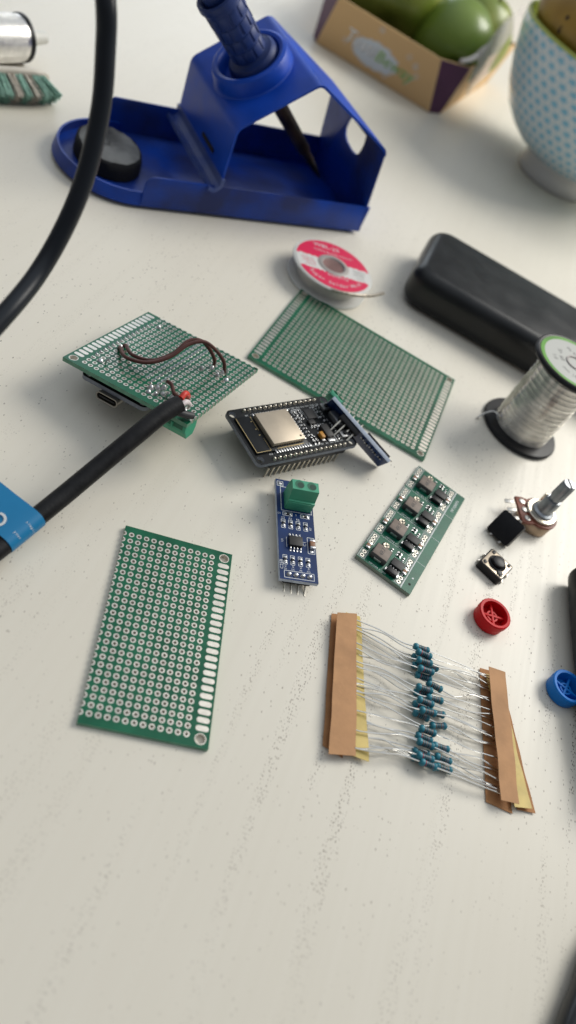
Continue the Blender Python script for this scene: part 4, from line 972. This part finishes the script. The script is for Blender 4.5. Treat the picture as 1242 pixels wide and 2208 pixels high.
b = MB(); b.lathe([(11.3, 0), (11.8, .3), (11.8, 2.6), (11.2, 3.0), (9.6, 3.2), (8.0, 3.4), (0, 3.6)], 48, 0, MTB, mis=[0, 0, 0, 0, 1, 1]); b.build('end_ring', [BLKPLA, mat('pale_end_cap', (.60, .59, .55), .5)], tb)
b = MB(); b.lathe([(4.6, 3.4), (3.0, 17.4), (1.6, 17.8), (1.3, 16.5), (0, 16.4)], 28, 0, MTB); b.build('nozzle', mat('ptfe_nozzle', (.70, .69, .63), .5, var=.08), tb)
bh = thing('toothbrush', 'old toothbrush head with splayed green and beige bristles at the left edge', 'toothbrush')
hp0, hp1 = Vector((-248.6, 327.0, 10.4)), Vector((-226.4, 366.2, 10.8)); hd = (hp1-hp0).normalized(); sdv = Vector((hd.y, -hd.x, 0)); bd = (sdv*.80+Vector((0, 0, -.62))).normalized(); wd_ = hd.cross(bd)
b = MB()
HB = [(-60, 3.2, 2.6), (-30, 2.6, 2.4), (0, 3.4, 2.8), (14, 5.2, 3.1), (24, 5.9, 3.1), (36, 5.9, 3.0), (42, 4.6, 2.8), (45.4, 2.0, 1.6), (45.8, .2, .2)]
vs = []; fs = []; nn = 20
for (s, wa, ta) in HB:
    for k in range(nn): a = 2*math.pi*k/nn; vs.append(hp0+hd*s+wd_*wa*math.cos(a)+bd*ta*math.sin(a)*.9)
for i in range(len(HB)-1):
    for k in range(nn): fs.append((i*nn+k, i*nn+(k+1) % nn, (i+1)*nn+(k+1) % nn, (i+1)*nn+k))
b.add(vs, fs); hdn = b.build('brush_head', mat('cream_plastic', (.62, .57, .48), .45, var=.06, vscale=80), bh, 60)
rr = random.Random(21)
for row in range(7):
    green = row in (0, 1, 3, 5, 6); b = MB()
    for k in range(120):
        s = 14.5+row*4.3+rr.uniform(-1.7, 1.7); wq = rr.uniform(-4.9, 4.9); 
        splay = .22+(row-3)*.07+rr.uniform(-.10, .10)+(.2 if row == 6 else 0)
        p = hp0+hd*s+wd_*wq+bd*1.6; ln_ = rr.uniform(10.4, 12.2); q_ = p+(bd+hd*splay+wd_*(wq*.035+rr.uniform(-.06, .06))).normalized()*ln_
        if q_.z < .1: q_ = p+(q_-p)*((p.z-.1)/(p.z-q_.z))
        b.tube([p, q_], .19, 4, smooth=1, cap=True)
    b.build('bristle_tuft', mat('green_bristle' if green else 'beige_bristle', (.27, .47, .38) if green else (.52, .47, .40), .5, var=.25, vscale=400), hdn, 60)

# ------------------------------------------------------------------ fruit box
bx = thing('fruit_box', 'kraft cardboard fruit punnet with purple corners, printed logo and torn clear film', 'fruit box', (-127.5, 671, 0), (0, 0, 0))
DP = 165; HB_ = 38.5
KBOX = bpy.data.materials.new('corrugated_kraft'); KBOX.use_nodes = True; nt = KBOX.node_tree; N = nt.nodes; Lk = nt.links
pB = N['Principled BSDF']; pB.inputs['Roughness'].default_value = .7
tc = N.new('ShaderNodeTexCoord'); wv_ = N.new('ShaderNodeTexWave'); wv_.bands_direction = 'X'; wv_.inputs['Scale'].default_value = 130; wv_.inputs['Distortion'].default_value = .6; wv_.inputs['Detail'].default_value = 1
Lk.new(tc.outputs['Object'], wv_.inputs['Vector']); mxk = N.new('ShaderNodeMix'); mxk.data_type = 'RGBA'; mxk.inputs['A'].default_value = (.68, .44, .21, 1); mxk.inputs['B'].default_value = (.74, .50, .25, 1)
Lk.new(wv_.outputs['Fac'], mxk.inputs['Factor']); Lk.new(mxk.outputs['Result'], pB.inputs['Base Color'])
bk = N.new('ShaderNodeBump'); bk.inputs['Strength'].default_value = .25; bk.inputs['Distance'].default_value = .0006; Lk.new(wv_.outputs['Fac'], bk.inputs['Height']); Lk.new(bk.outputs[0], pB.inputs['Normal'])
PURP = mat('purple_card', (.10, .03, .085), .5, var=.08, vscale=60)
bot = [(-54.5, 0), (54.0, 0), (61.5, 11.5), (73, DP), (-73, DP), (-61.5, 11.5)]
top = [(-48.0, -5.5), (44.5, -5.5), (66.0, 16.5), (80, DP+4), (-80, DP+4), (-66, 16.5)]
b = MB(); n = 6
vs = [(x, y, .3) for x, y in bot]+[(x, y, HB_) for x, y in top]
inn = lambda P, d_, z: [(x*(1-d_/75), y+(d_ if y < 90 else -d_), z) for x, y in P]
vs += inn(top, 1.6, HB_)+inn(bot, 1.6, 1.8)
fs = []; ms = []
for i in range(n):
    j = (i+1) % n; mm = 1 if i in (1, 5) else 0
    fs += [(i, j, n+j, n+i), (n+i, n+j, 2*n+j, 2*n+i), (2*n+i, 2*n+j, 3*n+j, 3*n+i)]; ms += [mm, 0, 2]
fs += [tuple(range(3*n, 4*n)), tuple(reversed(range(n)))]; ms += [2, 0]
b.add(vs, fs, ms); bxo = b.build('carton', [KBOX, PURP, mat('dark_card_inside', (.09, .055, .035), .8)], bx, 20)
# front face frame for print: origin centre of the front
sl = math.atan2(5.5, HB_); MF = Matrix.Translation((-2.0, -2.75-.12, HB_/2)) @ Matrix.Rotation(R(90)+sl, 4, 'X')
b = MB(); ns = 44; rr = random.Random(4)
star = []
for k in range(ns*2):
    a = math.pi*k/ns; ro = (1.0 if k % 2 else .86)*rr.uniform(.93, 1.08); star.append((-3.0+22.5*ro*math.cos(a), -4.2+10.6*ro*math.sin(a)))
b.add([(x, y, 0) for x, y in star], [tuple(range(len(star)))], 0, MF)
for cx, cy, n_ in ((-30, -5.5, 8), (-5, 15, 9), (23, 8.5, 8), (30.5, 5, 12), (10, -13, 7), (34, -1, 8)):
    for k in range(n_):
        a = 2*math.pi*k/n_; b.add([(cx+.9*math.cos(a)-.25*math.sin(a), cy+.9*math.sin(a)+.25*math.cos(a), 0), (cx+.9*math.cos(a)+.25*math.sin(a), cy+.9*math.sin(a)-.25*math.cos(a), 0), (cx+3.6*math.cos(a), cy+3.6*math.sin(a), 0)], [(0, 1, 2)], 0, MF)
b.build('logo_burst', mat('pale_blue_print', (.66, .72, .80), .6), bxo)
def word(t, size, x, y, rz, z, m, nm, sx=1.0, shear=.15):
    b = MB(); b.text(t, size, (x, y, z), R(rz), 0, MF, shear=shear, sx=sx); return b.build(nm, m, bxo)
word('Tasti', 14.5, -17.5, -1.4, -3, .10, mat('grey_ink_outline', (.17, .19, .22), .6), 'logo_text'); word('Tasti', 14.1, -17.9, -1.1, -3, .16, mat('white_ink', (.86, .87, .90), .6), 'logo_text')
GI = mat('green_ink', (.20, .42, .09), .6)
word('Beway', 13.2, 15.0, -3.4, -2, .10, mat('pale_green_ink', (.55, .66, .48), .6), 'logo_text', 1.06); b = MB()
word('Beway', 12.4, 15.0, -3.4, -2, .18, GI, 'logo_text', 1.06)
# torn clear film round the opening
FILM = mat('clear_film', (.80, .74, .72), .12, alpha=.34, spec=.7)
b = MB(); pth = [(66.5, 20), (67.5, 24), (68.5, 30), (70, 44), (72, 70), (74, 110), (76, 160)]; P = catmull([(x, y, 0) for x, y in pth], 6); rr = random.Random(8); vs = []; fs = []
for i, p in enumerate(P):
    t = i/(len(P)-1); h_ = 8+22*min(1, t*3)+rr.uniform(-4, 6)*(t > .25); out = 1+2.5*math.sin(t*5)
    vs += [(p.x+out, p.y, HB_-22*min(1, t*4)), (p.x+out+2, p.y, HB_+h_*.5), (p.x-3+out, p.y, HB_+h_)]
for i in range(len(P)-1): a = 3*i; fs += [(a, a+3, a+4, a+1), (a+1, a+4, a+5, a+2)]
m_ = len(vs); vs += [(x-.12, y+.05, z) for x, y, z in vs]; fs += [tuple(reversed([i+m_ for i in f])) for f in fs]
b.add(vs, fs); b.build('torn_film', FILM, bx, 60)
b = MB(); ring = []
for k in range(33): a = R(-60+k*7.5); ring.append((46+17*math.cos(a)+3, 34+40*math.sin(a)*.9, HB_+12+8*math.sin(a*1.3)))
b.tube(ring, lambda t: 1.7+1.1*math.sin(t*3.1), 10, smooth=2); b.build('film_edge', mat('film_edge', (.80, .75, .72), .15, alpha=.6, spec=.7), bx, 60)

def fruit(label, loc, sx, sy, sz, rot, m, grp, cat='fruit', pts=None):
    t = thing('green_fruit' if 'green' in label else 'yellow_fruit', label, cat, loc, rot, grp)
    b = MB(); bm_ = bmesh.new(); bmesh.ops.create_uvsphere(bm_, u_segments=48, v_segments=32, radius=1)
    for v in bm_.verts:
        c = v.co; k = 1-.10*max(0, c.z)**2+.06*max(0, -c.z); dim = .16*math.exp(-(c.x**2+c.y**2)*14)
        v.co = Vector((c.x*sx*k, c.y*sy*k, c.z*sz*(1-dim)))
    b.bm(bm_); b.build('flesh', m, t, 80)
    b = MB(); b.tube([(0, 0, sz*.78), (.5, .3, sz*.88), (.8, .4, sz*.93)], lambda q: 1.8-.5*q, 8); b.build('stalk', mat('brown_stalk', (.07, .04, .02), .7), t)
GF = mat('green_skin', (.15, .21, .018), .40, col2=(.28, .31, .05), vscale=38, rvar=.05, bump=.05, bscale=120, coat=.15)
GF2 = mat('deep_green_skin', (.12, .20, .02), .36, col2=(.18, .26, .03), vscale=22, rvar=.05, bump=.05, bscale=120, coat=.15)
fruit('large smooth green fruit filling the middle of the cardboard punnet', (-150, 728, 44), 44, 42, 40, (R(-60), R(-35), 0), GF, 'green fruits in the punnet')
fruit('smooth deep green fruit at the right front corner of the cardboard punnet', (-90, 722, 38), 31, 35, 36, (R(-70), R(30), R(40)), GF2, 'green fruits in the punnet')
fruit('green fruit half hidden behind torn film at the right rear of the punnet', (-82, 790, 38), 33, 34, 35, (0, R(10), 0), GF, 'green fruits in the punnet')

# ------------------------------------------------------------------ bowl
BOWL = bpy.data.materials.new('dotted_glaze'); BOWL.use_nodes = True; nt = BOWL.node_tree; N = nt.nodes; Lk = nt.links
pB = N['Principled BSDF']; pB.inputs['Roughness'].default_value = .16; pB.inputs['Coat Weight'].default_value = .3
tc = N.new('ShaderNodeTexCoord'); sepv = N.new('ShaderNodeSeparateXYZ'); Lk.new(tc.outputs['Object'], sepv.inputs[0])
def mth(op, a, b_=None):
    k = N.new('ShaderNodeMath'); k.operation = op
    for i, x in enumerate((a, b_)):
        if x is None: continue
        if hasattr(x, 'links'): Lk.new(x, k.inputs[i])
        else: k.inputs[i].default_value = x
    return k.outputs[0]
uu = mth('MULTIPLY', mth('ARCTAN2', sepv.outputs[1], sepv.outputs[0]), 52/(2*math.pi)); vv = mth('MULTIPLY', sepv.outputs[2], 1000/6.0)
row = mth('FLOOR', vv); par = mth('MULTIPLY', mth('MODULO', row, 2.0), .5)
fu = mth('SUBTRACT', mth('FRACT', mth('ADD', mth('ADD', uu, par), 100.0)), .5); fv = mth('SUBTRACT', mth('FRACT', vv), .5)
ang = mth('ARCTAN2', fv, fu); rad = mth('SQRT', mth('ADD', mth('MULTIPLY', fu, fu), mth('MULTIPLY', fv, fv)))
pet = mth('ADD', .30, mth('MULTIPLY', .10, mth('COSINE', mth('MULTIPLY', ang, 5.0))))
dotm = N.new('ShaderNodeMapRange'); dotm.inputs['From Min'].default_value = -.05; dotm.inputs['From Max'].default_value = .05; dotm.inputs['To Min'].default_value = 1; dotm.inputs['To Max'].default_value = 0
Lk.new(mth('SUBTRACT', rad, pet), dotm.inputs['Value']); mxk = N.new('ShaderNodeMix'); mxk.data_type = 'RGBA'
mxk.inputs['A'].default_value = (.66, .75, .78, 1); mxk.inputs['B'].default_value = (.20, .52, .70, 1); Lk.new(dotm.outputs[0], mxk.inputs['Factor']); Lk.new(mxk.outputs['Result'], pB.inputs['Base Color'])
bw = thing('bowl', 'white footed bowl patterned with small light blue stars at the top right', 'bowl', (41.5, 692, 0))
b = MB()
out = [(33, 15), (38, 17.5), (46, 20.5), (56, 27), (66, 36), (74.5, 50), (81, 66), (85.5, 82), (87.6, 93)]
inn_ = [(87.0, 95.2), (85.0, 95.0), (82.5, 82), (78, 66), (71, 50), (62, 36), (50, 24), (36, 21), (0, 19)]
b.lathe(out+inn_, 96, 0, None, mis=[0]*8+[1]+[2]*8); bo = b.build('bowl_body', [BOWL, mat('lime_rim', (.48, .55, .14), .25), mat('lime_glaze', (.42, .50, .10), .25)], bw, 60)
b = MB(); b.lathe([(0, .1), (29, .1), (32.2, .3), (33.4, 1.8), (32.6, 8), (32.2, 13), (33.4, 16.2), (36, 18), (20, 18)], 72); b.build('foot_ring', mat('white_glaze', (.66, .65, .62), .14, coat=.3), bw, 60)
YF = mat('ripe_yellow_skin', (.36, .215, .03), .45, col2=(.25, .135, .018), vscale=30, bump=.1, bscale=160)
SPOT = mat('brown_spots', (.05, .028, .012), .6)
def banana(label, pts, rmax, seed):
    t = thing('banana', label, 'banana', (0, 0, 0), (0, 0, 0), 'bananas in the bowl')
    b = MB(); b.tube(pts, lambda q: rmax*(.28+.72*min(1, math.sin(math.pi*min(max(q, .03), .97))**.5*1.05)), 20); b.build('peel', YF, t, 70)
    rr = random.Random(seed); P = catmull(pts, 8); q = MB()
    for k in range(26):
        i = rr.randrange(6, len(P)-6); tdir = (P[i+1]-P[i-1]).normalized(); a = tdir.orthogonal().normalized(); c_ = tdir.cross(a); an = rr.uniform(0, 6.28)
        nrm = a*math.cos(an)+c_*math.sin(an); qv = i/(len(P)-1); rad_ = rmax*(.28+.72*min(1, math.sin(math.pi*qv)**.5*1.05))
        Mx = nrm.to_track_quat('Z', 'Y').to_matrix().to_4x4(); Mx.translation = P[i]+nrm*(rad_-.05)
        q.lathe([(rr.uniform(.8, 2.0), 0), (0, .25)], 10, 0, Mx)
    q.build('dark_spots', SPOT, t)
banana('ripe yellow banana with brown spots lying against the near rim of the blue bowl', [(-24, 716, 110), (-20, 684, 105), (-6, 656, 103), (24, 636, 102), (66, 640, 104)], 23, 1)
banana('ripe yellow banana lying deeper in the blue bowl behind the spotted one', [(-10, 750, 110), (10, 722, 108), (32, 702, 108), (58, 688, 108), (90, 692, 111)], 20, 2)

# ------------------------------------------------------------------ dark tool handle and cable at the right edge
th_ = MB(); th_.tube([(121.2, 252.0, 8.2), (121.6, 247, 8.2), (123.2, 238, 8.2), (126.5, 222, 8.2), (133, 196, 8.2), (146, 160, 8.2)], lambda t: 8.1*min(1, (.22+t*7)**.5) if t < .12 else 8.1, 24)
hto = thing('tool_handle', 'black rounded tool handle poking in at the right edge above the blue cap', 'tool'); th_.build('grip', RUBBER, hto)
b = MB(); b.tube([(163, 166, 9), (170, 140, 9), (168, 110, 9)], 5.0, 16); b.build('shank', STEEL, hto) if False else None
b = MB(); b.tube([(160, 136, 4.5), (150.5, 122, 4.5), (143.6, 108, 4.5), (140.6, 96, 4.5), (137.0, 83, 4.5), (134, 66, 4.5), (132.4, 45, 4.5), (133, 10, 4.5)], 4.4, 20)
tag(b.build('black_cable', mat('glossy_black_cable', (.008, .009, .011), .3, var=.2, vscale=120)), 'thick black cable crossing the bottom right corner of the table', 'cable')
